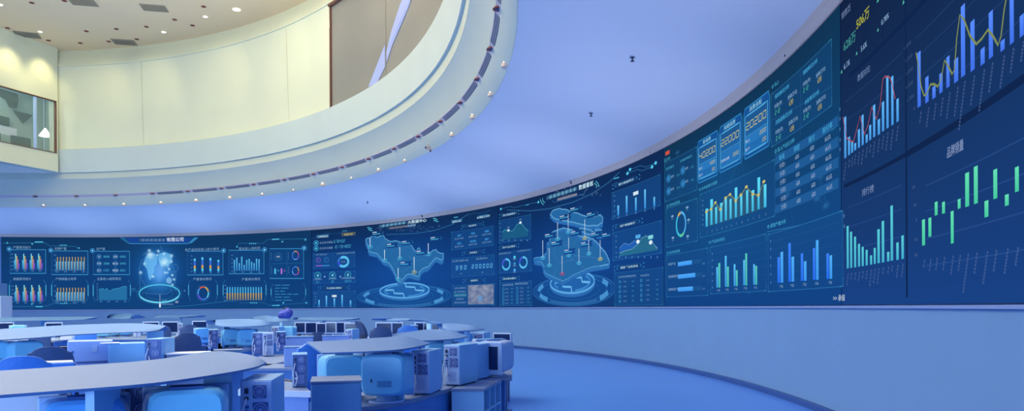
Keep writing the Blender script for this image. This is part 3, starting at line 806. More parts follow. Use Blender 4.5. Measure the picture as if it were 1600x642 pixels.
for i in range(nx + 1):
    for j in range(ny + 1):
        X = 50 + 390 * i / nx; Y = 110 + 430 * j / ny; th, z = gl(X, Y); r_ = math.hypot((X - 240) / 130, (Y - 320) / 165)
        c_ = mix(BG(th, z), rgb(50, 140, 230), .62 * math.exp(-1.3 * r_ * r_ * r_) * min(1, max(0, 1.75 - r_) * 2))
        c_ = mix(c_, rgb(120, 180, 245), .75 * math.exp(-((X - 245) / 55) ** 2 - ((Y - 320) / 75) ** 2))
        for q, P_ in enumerate(CONT):
            if inside(X, Y, P_): c_ = mix(c_, rgb(120, 200, 252) if q < 2 else (rgb(150, 205, 245) if q == 2 else rgb(90, 160, 235)), .68 if q < 3 else .35)
        for cx_, cy_, rr_ in CITY:
            d_ = ((X - cx_) ** 2 + (Y - cy_) ** 2) / (rr_ * rr_)
            if d_ < 9: c_ = mix(c_, rgb(200, 240, 255), .95 * math.exp(-d_))
        m_ = 0 if r_ < 1.3 else 1
        if m_ and not (math.exp(0) and c_ != BG(th, z)): c_ = BG(th, z)
        p.v.append(p.pt(th, z)); p.c.append(c_)
for i in range(nx):
    for j in range(ny): b = i * (ny + 1) + j; p.f.append([b, b + ny + 1, b + ny + 2, b + 1])
p.build('globe', T1)
gc = gl(240, 420)
p = Pic(3)
for k in range(-4, 5): p.line([gl(240 + k * 20 * math.sqrt(max(0, 1 - (t_ / 5) ** 2 * .6)), 400 + t_ * 17) for t_ in range(0, 6)], .014, CY2, .6)
for k in range(1, 6): w_ = 88 * math.sqrt(max(0, 1 - (k / 5.6) ** 2)); p.line([gl(240 - w_, 405 + k * 15), gl(240, 412 + k * 15), gl(240 + w_, 405 + k * 15)], .014, CY2, .5)
p.build('globe_grid', T1)
p = Pic(5)
for P in ([(100, 470), (95, 400), (92, 300), (110, 235), (150, 195), (200, 200), (260, 230)], [(120, 190), (135, 175), (180, 170), (240, 200), (290, 240)], [(340, 265), (380, 262), (395, 290), (370, 320), (300, 320)], [(290, 245), (350, 280), (375, 340), (370, 400), (345, 425)], [(175, 190), (230, 150), (290, 165), (340, 195)], [(258, 118), (268, 160)], [(100, 325), (110, 380), (140, 430)], [(255, 420), (320, 420), (345, 460), (300, 490), (200, 490), (120, 480)]):
    p.line([gl(*q) for q in P], .022, rgb(120, 190, 240), .6)
oc = W(250.2, 458.5); k = Dd(250) / F
for (a, b, w, al) in ((31.5, 13.8, .09, .9), (35, 17, .02, .4), (27, 10.5, .02, .3), (21, 9, .02, .4)): p.ell(oc, a * k, b * k, w, CY_, a=al, n=60)
p.ell(oc, 31.5 * k, 14 * k, .11, rgb(110, 214, 244), 200, 340, 60)
p.pxline([(250.7, 460), (250.7, 478)], .03, WH, .8); p.disc(W(250.7, 478.5), .06, .06, WH, 8); p.disc(W(250.7, 475.5), .06, .06, WH, 8)
p.pxtext('中国', 254, 471.5, 3, CY_, .9, 'L'); p.pxtext('KAZI-MILIAN', 254, 476.5, 2.6, TX, .8, 'L', .9); p.pxtext('01', 275, 473.5, 4, WH, .9, 'L'); p.pxtext('东京', 273, 453.5, 2.6, CY2, .9, 'L'); p.pxtext('X', 288, 455.5, 3, TX, .8, 'L')
p.pxtext('纽约', 206, 453, 2.6, CY2, .9, 'L'); p.pxline([(205, 455), (218, 455)], .03, CY2, .6); p.build('orbit_rings', T1)

# ---------------------------------------------------------------- screen 2 : province map
def disc_stage(T, c, k, A, B, c2, A2, B2, darks):
    p = Pic(1)
    p.disc(c, A * k, B * k, rgb(24, 84, 156), 60, .6, .5)
    for f, w, al in ((1., .06, .45), (.93, .03, .5), (.80, .035, .5), (.62, .03, .4)): p.ell(c, A * k * f, B * k * f, w, rgb(60, 140, 206), a=al, n=72)
    for a0, a1 in ((150, 178), (195, 222), (318, 345), (15, 35)): p.ell(c, A * k * .86, B * k * .84, .17, rgb(84, 164, 226), a0, a1, 72, .8)
    for a in range(232, 308, 3): p.ell(c, A * k * .9, B * k * .86, .10, rgb(80, 150, 210), a, a + 1.6, 240, .6)
    p.build('stage_rings', T)
    p = Pic(2)
    c3 = (c2[0], c2[1] - B2 * k * .28)
    p.disc(c3, A2 * k * 1.02, B2 * k * 1.12, rgb(60, 132, 206), 48, .75, .6); p.disc(c2, A2 * k, B2 * k, rgb(34, 98, 170), 48)
    p.ell(c2, A2 * k, B2 * k, .09, rgb(96, 176, 236), n=60, a=.9)
    p.ell(c2, A2 * k * .80, B2 * k * .78, .08, rgb(70, 150, 220), 100, 215, 60, .8); p.ell(c2, A2 * k * .80, B2 * k * .78, .08, rgb(70, 150, 220), 280, 400, 60, .8)
    def q(a, b): return (c2[0] - a * A2 * k * fac(c2[0]) / RW, c2[1] + b * B2 * k)
    p.line([q(-.78, .1), q(-.45, .12), q(-.42, -.35), q(-.05, -.42), q(-.02, -.9)], .09, rgb(110, 190, 244), .9)
    p.line([q(.05, .9), q(.05, .5), q(.42, .4), q(.45, .0), q(.8, -.1)], .09, rgb(110, 190, 244), .9)
    p.build('stage_plate', T)
def gtitle(p, x, y, w, s=1., txt=None):     # >[ title ]< capsule
    c = W(x, y); k = Dd(x) / F; h = 3.0 * s * k; ww = w * k; f_ = fac(c[0])
    def q(a, b): return (c[0] - a * f_ / RW, c[1] + b)
    for sg in (-1, 1):
        p.line([q(sg * (ww - .6 * h), h), q(sg * ww, h * .5)], .03, CY2); p.line([q(sg * (ww - .6 * h), -h), q(sg * ww, -h * .5)], .03, CY2)
        p.line([q(sg * (ww - h * 1.6), h * .5), q(sg * (ww - h * 1.0), 0), q(sg * (ww - h * 1.6), -h * .5)], .04, CY2, .8)
    p.line([q(-ww + h, h * 1.05), q(-ww + h * 2, h * 1.05)], .03, CY2, .6); p.line([q(-ww + h * 2, h * .9), q(ww - h * 2, h * .9)], .015, CY2, .35)
    p.rect(c[0] + (ww - 2 * h) * f_ / RW, c[0] - (ww - 2 * h) * f_ / RW, c[1] - h * .75, c[1] + h * .75, rgb(22, 66, 120))
    if txt: p.text(txt, (c[0], c[1] - h * .36), h * .74, rgb(190, 226, 240), .9, bold=.012)
def box(p, x0, x1, y0, y1, yb=None, a=.5):
    p.pxrect(x0, x1, y0, y1, rgb(26, 84, 148), a=a)
    t0, za = W(x0, y0); _, zb = W(x0, y1); t1, _ = W(x1, y1)
    p.line([(t0, zb), (t0, za), (t1, za), (t1, zb)], .02, CY2, .45, closed=True)
    l = .12
    for tt_, zz, sx, sz in ((t0, za, -1, -1), (t1, za, 1, -1), (t0, zb, -1, 1), (t1, zb, 1, 1)):
        p.line([(tt_ + sx * l / RW, zz), (tt_, zz), (tt_, zz + sz * l)], .025, CY_, .42)
bg2 = bgfun([(0, rgb(18, 62, 124)), (.35, rgb(18, 66, 136)), (.8, rgb(14, 52, 108)), (1, rgb(16, 44, 84))], [glow(W(632, 420), 3.2, 1.4, rgb(22, 84, 170), .5)])
T2 = panel('video_wall_screen', 'curved screen with one ragged province map, left of the island map screen', 487, 779, bg2)
def k2(X, Y): return (480 + X * .2647, 320 + Y * .2648)     # zoom frames used while measuring
def kA(X, Y): return (480 + X * .226, 340 + Y * .2259)
def kB(X, Y): return (640 + X * .2568, 320 + Y * .257)
disc_stage(T2, W(*k2(575, 540)), Dd(632) / F, 73, 17, W(*k2(577, 505)), 38.5, 11.5, 0)
mp = [(350, 205), (362, 196), (375, 195), (388, 186), (400, 180), (412, 192), (425, 190), (436, 184), (450, 178), (460, 186), (465, 200), (480, 208), (495, 215), (520, 212), (540, 215), (555, 222), (568, 217), (580, 225), (600, 230), (620, 240), (630, 255), (640, 270), (650, 276), (656, 262), (665, 252), (672, 264), (675, 280), (690, 290), (700, 295), (716, 290), (730, 280), (742, 276), (750, 265), (758, 270), (765, 262), (775, 278), (790, 285), (812, 288), (806, 300), (810, 318), (795, 327), (780, 318), (765, 312), (750, 328), (738, 342), (728, 356), (710, 368), (690, 375), (676, 388), (662, 398), (672, 412), (662, 424), (640, 418), (620, 410), (605, 408), (590, 415), (578, 428), (565, 440), (552, 458), (542, 448), (535, 435), (528, 415), (520, 400), (510, 378), (500, 360), (490, 345), (480, 340), (466, 336), (455, 330), (446, 322), (440, 310), (426, 298), (415, 285), (400, 284), (390, 280), (370, 275), (364, 260), (368, 245), (356, 230)]
def rough(P, amp):                 # a natural, ragged coast or border line
    rr = random.Random(3); O = []
    for i in range(len(P)):
        a_, b_ = P[i], P[(i + 1) % len(P)]; d_ = math.hypot(b_[0] - a_[0], b_[1] - a_[1]); n_ = max(1, int(d_ / 8))
        for k in range(n_):
            f = k / n_; j = amp if k else 0
            O.append((a_[0] + (b_[0] - a_[0]) * f + rr.uniform(-j, j), a_[1] + (b_[1] - a_[1]) * f + rr.uniform(-j, j)))
    return O
def mapshape(T, shapes, cv, dy, borders, name='province_map'):
    shapes = [rough(q, 2.4 if cv is k2 else 1.8) for q in shapes]
    p = Pic(3)
    for s_ in shapes:
        P = [W(*cv(*q)) for q in s_]; n = len(P)
        D = [(th, z - dy) for th, z in P]
        for i in range(n): p.poly([P[i], P[(i + 1) % n], D[(i + 1) % n], D[i]], rgb(44, 112, 180))
        p.line(D, .05, rgb(40, 100, 170), closed=True)
    p.build('map_edge', T)
    p = Pic(4)
    for s_ in shapes: p.poly([W(*cv(*q)) for q in s_], rgb(38, 104, 164))
    p.build(name, T)
    p = Pic(5)
    for s_ in shapes: p.line([W(*cv(*q)) for q in s_], .06, rgb(110, 180, 224), .8, closed=True)
    for b in borders: p.line([W(*cv(*q)) for q in b], .025, rgb(90, 150, 200), .6)
    p.build('map_borders', T)
mapshape(T2, [mp], k2, .2, [[(440, 225), (480, 215), (500, 240), (470, 265), (430, 290)], [(470, 225), (400, 262), (430, 262)], [(500, 240), (560, 262), (600, 245), (640, 280)], [(560, 262), (550, 320), (520, 360)], [(600, 300), (640, 330), (690, 320), (700, 295)], [(640, 330), (610, 370), (570, 395), (580, 420)], [(690, 320), (720, 350)]])
def pin(p, base, top, cv, ring=CY_, lab=True, s=1., boxdir=1):
    b = W(*cv(*base)); t = W(*cv(*top)); k = Dd(cv(*base)[0]) / F
    p.ell(b, 3.6 * k * s, 2.3 * k * s, .035, ring, n=20, a=.85); p.ell(b, 1.8 * k * s, 1.1 * k * s, .025, ring, n=16, a=.7)
    p.rect(b[0] + .9 * k * s / RW, b[0] - .5 * k * s / RW, b[1], t[1], rgb(170, 200, 230), rgb(225, 240, 250))
    if lab:
        x, y = cv(*top)
        c = W(x + 3, y - 4)
        k_ = k; k = k * 1.; g_ = fac(c[0]) * .9; p.rect(c[0], c[0] - 20 * k * g_ / RW, c[1] - .05, c[1] + 6 * k, rgb(28, 74, 132), a=.28)
        p.rect(c[0] - 1 * k / RW, c[0] - 8 * k * g_ / RW, c[1] + 3.4 * k, c[1] + 5.0 * k, WH, a=.75); p.rect(c[0] - 1 * k / RW, c[0] - 14 * k * g_ / RW, c[1] + .6 * k, c[1] + 2.2 * k, CY_, a=.7)
        p.line([(c[0] - 19 * k * g_ / RW, c[1]), (c[0] - 19 * k * g_ / RW, c[1] + 4 * k)], .03, CY_, .6)
p = Pic(6)
for b, t, r in (((378, 248), (378, 195), CY_), ((463, 327), (463, 266), CY_), ((553, 315), (553, 250), CY_), ((722, 292), (722, 227), CY_), ((638, 397), (638, 307), YE), ((543, 438), (543, 373), CY_)): pin(p, b, t, k2, r)
p.build('map_pins', T2)
def headarc(T, pts, dots):
    p = Pic(1); p.pxline(pts, .05, rgb(70, 150, 200), .45)
    for i in range(60):
        x = random.uniform(*dots[0]); y = random.uniform(*dots[1]); p.disc(W(x, y), .03, .02, rgb(120, 140, 170), 5, .5)
    p.build('header_arc', T)
headarc(T2, [k2(*q) for q in ((470, 175), (560, 172), (650, 168), (760, 150), (860, 115), (930, 70), (960, 52))], ((590, 690), (352, 362)))
p = Pic(2)
p.smear(*k2(425, 128), *k2(596, 103), 5.5, rgb(150, 222, 245), .95)
x, y = k2(597, 112); p.pxtext('大数据中心', x, y, 4.0, rgb(206, 240, 255), 1, 'L', 1.12, .012)
for (a, b, sg) in ((372, 142, 1), (765, 90, -1)):
    for q in (((-14, -8), (-2, -10), (-8, 2), (2, 8), (18, 10)), ((-4, -3), (14, -4), (6, 4))):
        p.pxline([k2(a + u * sg, b + v * sg * (1 if sg > 0 else 1)) for u, v in q], .05, rgb(90, 200, 220), .9)
for i in range(12):
    p.disc(W(*k2(495 + i * 11, 138 - i * 1.4)), .06, .05, rgb(170, 150, 150), 8, .6)
for i in range(4): p.disc(W(*k2(604 + i * 11, 124 - i * 1.5)), .08, .06, TX, 8, .6)
gx, gy = k2(95, 186); 
for (a, b, w, tx, c_) in ((95, 186, 50, '大数据监控', CY2), (248, 174, 58, '经营分析', rgb(150, 140, 90)), (888, 97, 55, '服务分析', CY2), (1045, 70, 50, '支撑能力分析', CY2)):
    c = W(*k2(a, b)); k = Dd(k2(a, b)[0]) / F; ww = w * .2647 * k
    p.rect(c[0] + ww / RW, c[0] - ww / RW, c[1] - 2.2 * k, c[1] + 2.2 * k, c_, a=.4); p.line([(c[0] + ww / RW, c[1] + 2.4 * k), (c[0] - ww / RW, c[1] + 2.4 * k)], .03, c_, .7)
    p.text(tx, (c[0], c[1] - 1.4 * k), 2.6 * k, rgb(200, 236, 244) if c_ is CY2 else rgb(214, 200, 130), .9, bold=.012)
p.pxline([k2(30, 200), k2(120, 165), k2(150, 172), k2(240, 160), k2(262, 152)], .02, CY2, .5); p.pxline([k2(870, 75), k2(895, 72)], .05, CY_, .8); p.pxline([k2(210, 155), k2(240, 153)], .05, CY_, .6)
p.pxline([k2(960, 60), k2(1000, 45), k2(1020, 52), k2(1090, 32)], .02, CY2, .5)
p.build('header', T2)
# left column
p = Pic(2)
for (a, b, tx) in ((66, 175, '678402'), (66, 213, '101764800')):
    c = W(*kA(a, b)); p.disc(c, .12, .12, rgb(34, 110, 160), 16, .7); p.ell(c, .13, .13, .03, CY_, a=.8); p.disc(c, .05, .05, CY_, 8)
    x, y = kA(90, b + 6); p.pxtext('总业务办理量', x, y, 2.6, TX, .8, 'L'); p.pxline([kA(88, b - 10), kA(170, b - 17)], .015, CY2, .5)
    x, y = kA(188, b + 0); p.seg7(tx, W(x, y), 4.2 * Dd(x) / F, CY_, .85, 'L')
p.build('counters', T2)
p = Pic(2); x0, y0 = kA(46, 250); x1, y1 = kA(334, 352); box(p, x0, x1, y0, y1)
p.pxline([kA(182, 262), kA(182, 345)], .02, CY2, .4)
for (a, b, cc) in ((80, 294, rgb(140, 90, 210)), (137, 292, rgb(50, 130, 210))):
    c = W(*kA(a, b)); p.ell(c, .12, .13, .03, cc); p.line([(c[0] + .05 / RW, c[1] - .05), (c[0] - .03 / RW, c[1] + .06)], .04, cc)
p.pxline([kA(62, 333), kA(108, 332)], .06, rgb(170, 90, 220)); p.pxline([kA(108, 332), kA(157, 330)], .06, rgb(70, 150, 230))
x, y = kA(64, 262); p.pxtext('用户性别占比', x, y, 2.2, TX, .7, 'L'); x, y = kA(206, 254); p.pxtext('业务受理渠道分布占比', x, y, 2.2, TX, .7, 'L')
c = W(*kA(254, 305)); k = Dd(537) / F
p.ell(c, 7.6 * k, 7.2 * k, .13, rgb(90, 190, 240), -140, 120, 40); p.ell(c, 7.6 * k, 7.2 * k, .13, rgb(60, 70, 220), 180, 225, 60); p.ell(c, 7.6 * k, 7.2 * k, .11, rgb(60, 130, 220), 122, 180, 60); p.ell(c, 10 * k, 9.4 * k, .02, CY2, a=.5); p.text('占比', (c[0], c[1] - .04), .1, TX, .7)
p.build('share_charts', T2)
p = Pic(2); x0, y0 = kA(46, 380); x1, y1 = kA(334, 456); box(p, x0, x1, y0, y1, a=.25)
for a, v, lb in ((76, '551', '业务网点'), (178, '89', '合作机构'), (284, '36549', '办理业务员数量')):
    c = W(*kA(a, 400 - (a - 76) * .02)); p.disc(c, .15, .16, rgb(30, 100, 150), 16, .8); p.ell(c, .17, .18, .03, CY_, a=.8); p.poly([(c[0] + .07 / RW, c[1]), (c[0] - .08 / RW, c[1] + .08), (c[0] - .02 / RW, c[1] - .08)], rgb(150, 220, 240))
    x, y = kA(a, 431 - (a - 76) * .04); p.pxtext(lb, x, y, 2.3, TX, .8); x, y = kA(a, 453 - (a - 76) * .04); p.seg7(v, W(x, y), 2.9 * Dd(x) / F, CY_, .8)
for a in (124, 232): p.disc(W(*kA(a, 408)), .04, .04, TX, 6)
p.build('icon_row', T2)
p = Pic(2); x, y = kA(188, 487); gtitle(p, x, y, 25, 1, '专业渠道办理情况')
x0, y0 = kA(46, 512); x1, y1 = kA(338, 618); box(p, x0, x1, y0, y1)
for a, t_ in ((84, 570), (135, 540), (190, 557), (244, 534), (302, 573)):
    x, yb_ = kA(a, 607); _, yt = kA(a, t_); p.pxrect(x - 1.1, x + 1.1, yt, yb_, rgb(50, 140, 220), rgb(110, 200, 250)); xlabels(p, [x], yb_ + 1.5, 5)
x, y = kA(190, 544); p.pxrect(x - 3.5, x + 3.5, y - 2, y + 1.2, rgb(210, 228, 240)); axis_ticks(p, kA(60, 0)[0], [kA(0, b)[1] for b in (525, 546, 567, 588)], .05)
p.build('bar_chart', T2)
# right column
p = Pic(2); x, y = kB(388, 126); gtitle(p, x, y, 18, 1, '网点概况')
x0, y0 = kB(258, 166); x1, y1 = kB(514, 276); box(p, x0, x1, y0, y1)
for r, vals in enumerate((('651', '443', '688'), ('552', '43281', '587'))):
    for q, v in enumerate(vals):
        x, y = kB(306 + q * 84, 192 - q * 13 + r * 48); p.pxtext(v, x, y, 3.2, BL, .95, bold=.015); p.pxtext(('营业厅总数', '自助厅总数', '服务厅总数')[q], x, y + 4.4, 2.1, TX, .75)
p.build('figures_table', T2)
p = Pic(2); x, y = kB(392, 290); gtitle(p, x, y, 18, 1, '实时情况')
x0, y0 = kB(260, 328); x1, y1 = kB(518, 440); box(p, x0, x1, y0, y1); p.pxline([kB(366, 335), kB(366, 430)], .02, CY2, .3)
x, y = kB(312, 344); p.pxtext('当日累计服务人数', x, y, 2.4, TX, .8); x, y = kB(444, 330); p.pxtext('当日营业收入', x, y, 2.4, TX, .8)
for i, ch in enumerate('390'):
    x, y = kB(290 + i * 26, 396 - i * 1.5); p.pxrect(x - 2.8, x + 2.8, y - 8, y + 1, rgb(30, 80, 160)); p.seg7(ch, W(x, y - .6), 5.4 * Dd(x) / F, rgb(120, 226, 240))
for i, ch in enumerate('200000'):
    x, y = kB(388 + i * 22.5, 388 - i * 1.2); p.pxrect(x - 2.4, x + 2.4, y - 8, y + 1, rgb(30, 80, 160)); p.seg7(ch, W(x, y - .6), 5.4 * Dd(x) / F, rgb(120, 226, 240))
for a, b in ((318, 422), (447, 414)): x, y = kB(a, b); p.pxtext('人', x, y, 2.4, TX, .8)
p.build('counters', T2)
p = Pic(2); x, y = kB(396, 460); gtitle(p, x, y, 18, 1, '运营展示')
x0, y0 = kB(262, 490); x1, y1 = kB(520, 612); box(p, x0, x1, y0, y1)
for i in range(5):
    x, y = kB(310, 508 + i * 22); 
    if i == 2: p.pxrect(kB(272, 0)[0], kB(350, 0)[0], y - 3.5, y + 2, rgb(30, 110, 150))
    p.pxtext(('业务办理情况', '客户投诉情况', '办理大厅现场', '网络情况', '营销活动情况')[i], x, y + .6, 2.3, TX, .75)
p.build('list', T2)
p = Pic(3); x0, y0 = kB(358, 490); x1, y1 = kB(515, 605); t0, za = W(x0, y0); t1, zb = W(x1, y1); _, zb = W(x0, y1)
nx, nz = 26, 18
for i in range(nx + 1):
    for j in range(nz + 1):
        n_ = .5 + .5 * math.sin(i * 1.3 + j * .7) * math.cos(j * 1.1 - i * .4)
        n_ = .5 + .5 * math.sin(i * .55 + 1.3 * math.sin(j * .5)) * math.cos(j * .6 + math.sin(i * .4)); n_ = .75 * n_ + .25 * random.random(); cc = mix(rgb(84, 104, 148), rgb(158, 164, 184), n_ * (.6 + .4 * j / nz)) if not (10 < i < 15 and 3 < j < 8) else rgb(100, 150, 205)
        p.v.append(p.pt(t0 + (t1 - t0) * i / nx, zb + (za - zb) * j / nz)); p.c.append(cc)
for i in range(nx):
    for j in range(nz): b = i * (nz + 1) + j; p.f.append([b, b + nz + 1, b + nz + 2, b + 1])
p.build('video_feed', T2, 'grey grainy live picture inset')

# ---------------------------------------------------------------- screen 3 : island map
bg3 = bgfun([(0, rgb(17, 58, 116)), (.35, rgb(17, 62, 130)), (.75, rgb(14, 50, 104)), (1, rgb(16, 42, 84))], [glow(W(900, 400), 2.6, 1.5, rgb(22, 84, 170), .5)])
T3 = panel('video_wall_screen', 'curved screen with several island maps with pins, its title ends in a bold word', 779, 1038, bg3)
def kC(X, Y): return (775 + X * .3038, 290 + Y * .3037)
def kD(X, Y): return (940 + X * .39, 235 + Y * .3894)
disc_stage(T3, W(*kC(400, 538)), Dd(897) / F, 64, 24, W(*kC(395, 498)), 34.5, 16.5, 0)
isl = [(285, 150), (300, 128), (330, 118), (370, 124), (385, 132), (420, 140), (450, 152), (480, 160), (520, 157), (545, 150), (558, 165), (555, 190), (530, 205), (490, 207), (440, 198), (400, 188), (350, 180), (310, 170)]
sm1 = [(435, 220), (470, 222), (508, 235), (512, 252), (480, 250), (450, 238)]; sm2_ = [(515, 228), (550, 226), (552, 250), (525, 250)]
main = [(280, 258), (300, 238), (330, 225), (350, 218), (370, 222), (400, 228), (422, 245), (440, 262), (470, 262), (505, 275), (530, 295), (555, 325), (575, 352), (590, 385), (592, 402), (550, 412), (500, 420), (470, 432), (440, 446), (400, 462), (375, 480), (350, 492), (330, 484), (300, 470), (262, 452), (248, 430), (256, 415), (240, 395), (205, 388), (200, 374), (235, 368), (262, 352), (272, 330), (268, 300), (285, 285)]
mapshape(T3, [isl, sm1, sm2_, main], kC, .13, [[(300, 238), (340, 270), (345, 300), (310, 310), (300, 340)], [(345, 300), (380, 310), (400, 250)], [(300, 340), (330, 400), (300, 470)], [(330, 400), (400, 380), (430, 400), (470, 432)], [(430, 262), (410, 290), (402, 320), (410, 360)], [(400, 380), (410, 360), (520, 370), (530, 400)], [(360, 310), (370, 360), (400, 380)]])
p = Pic(6); RD = rgb(190, 60, 100)
for b, t, r in (((248, 372), (248, 282), CY_), ((281, 410), (281, 322), CY_), ((325, 275), (325, 188), CY_), ((380, 238), (380, 148), CY_), ((382, 358), (382, 268), CY_), ((435, 398), (435, 325), CY_), ((486, 350), (486, 277), CY_), ((545, 377), (545, 280), YE), ((466, 270), (466, 175), YE), ((348, 453), (348, 362), RD)): pin(p, b, t, kC, r, s=.95)
p.build('map_pins', T3)
headarc(T3, [kC(*q) for q in ((60, 125), (180, 130), (280, 118), (400, 85), (500, 40), (590, -20), (640, -70))], ((850, 940), (288, 306)))
p = Pic(2)
p.smear(*kC(262, 66), *kC(428, 13), 7.5, rgb(150, 222, 245), .95)
def kE(X, Y): return (780 + X * .2025, 200 + Y * .2025)
x, y = kE(622, 476); p.pxtext('数据看板', x, y, 6, rgb(206, 240, 255), 1, 'L', .72, .012)
for (a, b, sg) in ((342, 562, 1), (762, 440, -1)):
    for q in (((-18, -12), (-8, 14), (8, 30)), ((0, -22), (2, 0), (18, 14))): p.pxline([kE(a + u * sg, b + v * sg) for u, v in q], .045, rgb(90, 200, 220), .9)
p.pxline([kE(415, 560), kE(430, 572), kE(660, 508), kE(675, 488)], .02, CY2, .7)
for i in range(10): p.disc(W(*kE(465 + i * 15, 551 - i * 4.2)), .05, .05, rgb(170, 160, 170), 8, .7)
p.pxline([kE(210, 595), kE(238, 588)], .05, CY_, .8); p.pxline([kE(893, 392), kE(935, 380)], .05, CY_, .8)
for P in (((1000, 350), (1080, 320), (1110, 330), (1190, 300)), ((1020, 320), (1100, 290), (1140, 302), (1218, 270)), ((20, 625), (90, 605), (120, 615), (260, 580), (310, 572))):
    p.pxline([kE(*q) for q in P], .02, CY2, .7); p.disc(W(*kE(*P[-1])), .04, .05, CY_, 6); p.disc(W(*kE(*P[0])), .04, .05, CY_, 6)
p.build('header', T3)
def tbl(p, x0, x1, y0, y1, rows, cv, ys):
    box(p, x0, x1, y0, y1)
p = Pic(2); x, y = kC(72, 148); gtitle(p, x, y, 16, 1.1, '累计数据情况')
x0, y0 = kC(18, 180); x1, y1 = kC(184, 298); box(p, x0, x1, y0, y1)
cv_ = [(36, 240), (52, 226), (70, 232), (86, 234), (100, 222), (112, 200), (126, 192), (140, 198), (152, 218), (170, 232)]
P = [W(*kC(*q)) for q in cv_]; zb = W(*kC(36, 280))[1]
for i in range(len(P) - 1): p.poly([P[i], P[i + 1], (P[i + 1][0], zb), (P[i][0], zb)], rgb(40, 130, 160), .5)
p.line(P, .03, rgb(80, 190, 200), .8)
for a, b in ((68, 230), (130, 190)): p.disc(W(*kC(a, b)), .05, .05, WH, 8); x, y = kC(a, b - 12); p.pxtext('188', x, y, 2.2, TX, .8)
axis_ticks(p, kC(26, 0)[0], [kC(0, b)[1] for b in (195, 217, 238, 260, 280)], .04); xlabels(p, [kC(a, 0)[0] for a in (38, 70, 102, 134, 166)], kC(0, 285)[1] - 1, 4); p.build('area_chart', T3)
p = Pic(2); x, y = kC(70, 315); gtitle(p, x, y, 16, 1.1, '用户占比情况')
x0, y0 = kC(18, 346); x1, y1 = kC(186, 452); box(p, x0, x1, y0, y1)
for a, b in ((56, 405), (144, 395)):
    c = W(*kC(a, b)); k = Dd(kC(a, b)[0]) / F; p.ell(c, 5.8 * k, 8 * k, .09, rgb(90, 190, 240), -170, 100, 40); p.ell(c, 5.8 * k, 8 * k, .10, rgb(70, 90, 220), 105, 185, 60); p.ell(c, 7.4 * k, 10 * k, .015, CY2, a=.5)
for i, cc in enumerate((CY_, CY2, BL)): x, y = kC(99, 368 + i * 33); p.disc(W(x, y), .05, .06, cc, 8); x, y = kC(99, 382 + i * 33); p.pxtext('50%', x, y, 2.2, TX, .8)
for a, b in ((50, 352), (146, 338)): x, y = kC(a, b); p.pxtext('业务类型占比', x, y, 2.4, TX, .7)
p.build('donut_charts', T3)
def minitable(T, cv, xs, ys, bx, hd):
    p = Pic(2); box(p, *bx)
    for x_, y_, t_ in hd: x, y = cv(x_, y_); p.pxtext(t_, x, y, 2.6, TX, .8, 'L')
    for i, yy in enumerate(ys):
        for j, (xx, w) in enumerate(xs):
            x, y = cv(xx, yy - (xx - xs[0][0]) * .06)
            c = W(x, y); k = Dd(x) / F
            if w < 0: p.ell(c, 1.6 * k, 1.8 * k, .03, CY2, n=12)
            else: p.text(('分类%d' % (i + 1)) if w > 20 else '588', (c[0], c[1] - 1.2 * k), 2.2 * k, TX if w > 20 else CY_, .6, sx=.8)
    p.build('table', T)
p = Pic(2); x, y = kC(72, 478); gtitle(p, x, y, 16, 1.1, '网点排名情况'); p.build('title_capsule', T3)
minitable(T3, kC, [(40, -1), (58, 22), (84, 12), (112, -1), (134, 22), (168, 12)], [532, 551, 570, 588, 606], (kC(20, 0)[0], kC(186, 0)[0], kC(0, 500)[1], kC(0, 618)[1]), [(36, 516, '业务员排名'), (100, 510, '服务网点排名')])
p = Pic(2); x, y = kD(103, 127); gtitle(p, x, y, 22, 1.35, '累计数据展示')
x0, y0 = kD(46, 170); x1, y1 = kD(240, 282); box(p, x0, x1, y0, y1 - 2)
for a, t_, b_ in ((71, 222, 262), (105, 183, 252), (142, 190, 244), (179, 158, 235), (216, 188, 227)):
    x, yb_ = kD(a, b_); _, yt = kD(a, t_); p.pxrect(x - 1.3, x + 1.3, yt, yb_, rgb(50, 140, 220), rgb(110, 200, 250)); xlabels(p, [x], yb_ + 2.5, 5)
x, y = kD(142, 176); p.pxrect(x - 4, x + 4, y - 3, y + 2.4, rgb(210, 228, 240)); axis_ticks(p, kD(56, 0)[0], [kD(0, b)[1] for b in (183, 203, 224, 244, 264)], .04); p.build('bar_chart', T3)
p = Pic(2); x, y = kD(108, 297); gtitle(p, x, y, 24, 1.35, '用户数据统计')
x0, y0 = kD(48, 330); x1, y1 = kD(244, 442); box(p, x0, x1, y0, y1)
zb = W(*kD(75, 425))[1]
for cvv, cc, al in ([(75, 392), (95, 372), (115, 378), (135, 362), (155, 368), (175, 382), (200, 368), (228, 390)], rgb(40, 110, 200), .7), ([(75, 412), (100, 402), (125, 396), (150, 376), (165, 352), (182, 342), (200, 352), (215, 378), (228, 396)], rgb(60, 150, 160), .5):
    P = [W(*kD(*q)) for q in cvv]; z_ = zb
    for i in range(len(P) - 1): p.poly([P[i], P[i + 1], (P[i + 1][0], z_), (P[i][0], z_)], cc, al)
    p.line(P, .025, mix(cc, WH, .4), .8)
for a, b, cc in ((150, 348, rgb(80, 170, 230)), (201, 350, rgb(130, 214, 226))): x, y = kD(a, b); p.pxrect(x - 3.8, x + 3.8, y - 3, y + 2.6, cc)
for a, b in ((150, 366), (201, 369)): p.disc(W(*kD(a, b)), .05, .06, WH, 8)
axis_ticks(p, kD(62, 0)[0], [kD(0, b)[1] for b in (345, 365, 388, 410, 428)], .04); xlabels(p, [kD(a, 0)[0] for a in (75, 101, 126, 151, 176, 202, 228)], kD(0, 428)[1], 4); p.build('area_chart', T3)
p = Pic(2); x, y = kD(113, 467); gtitle(p, x, y, 24, 1.35, '满意度业务排名'); p.build('title_capsule', T3)
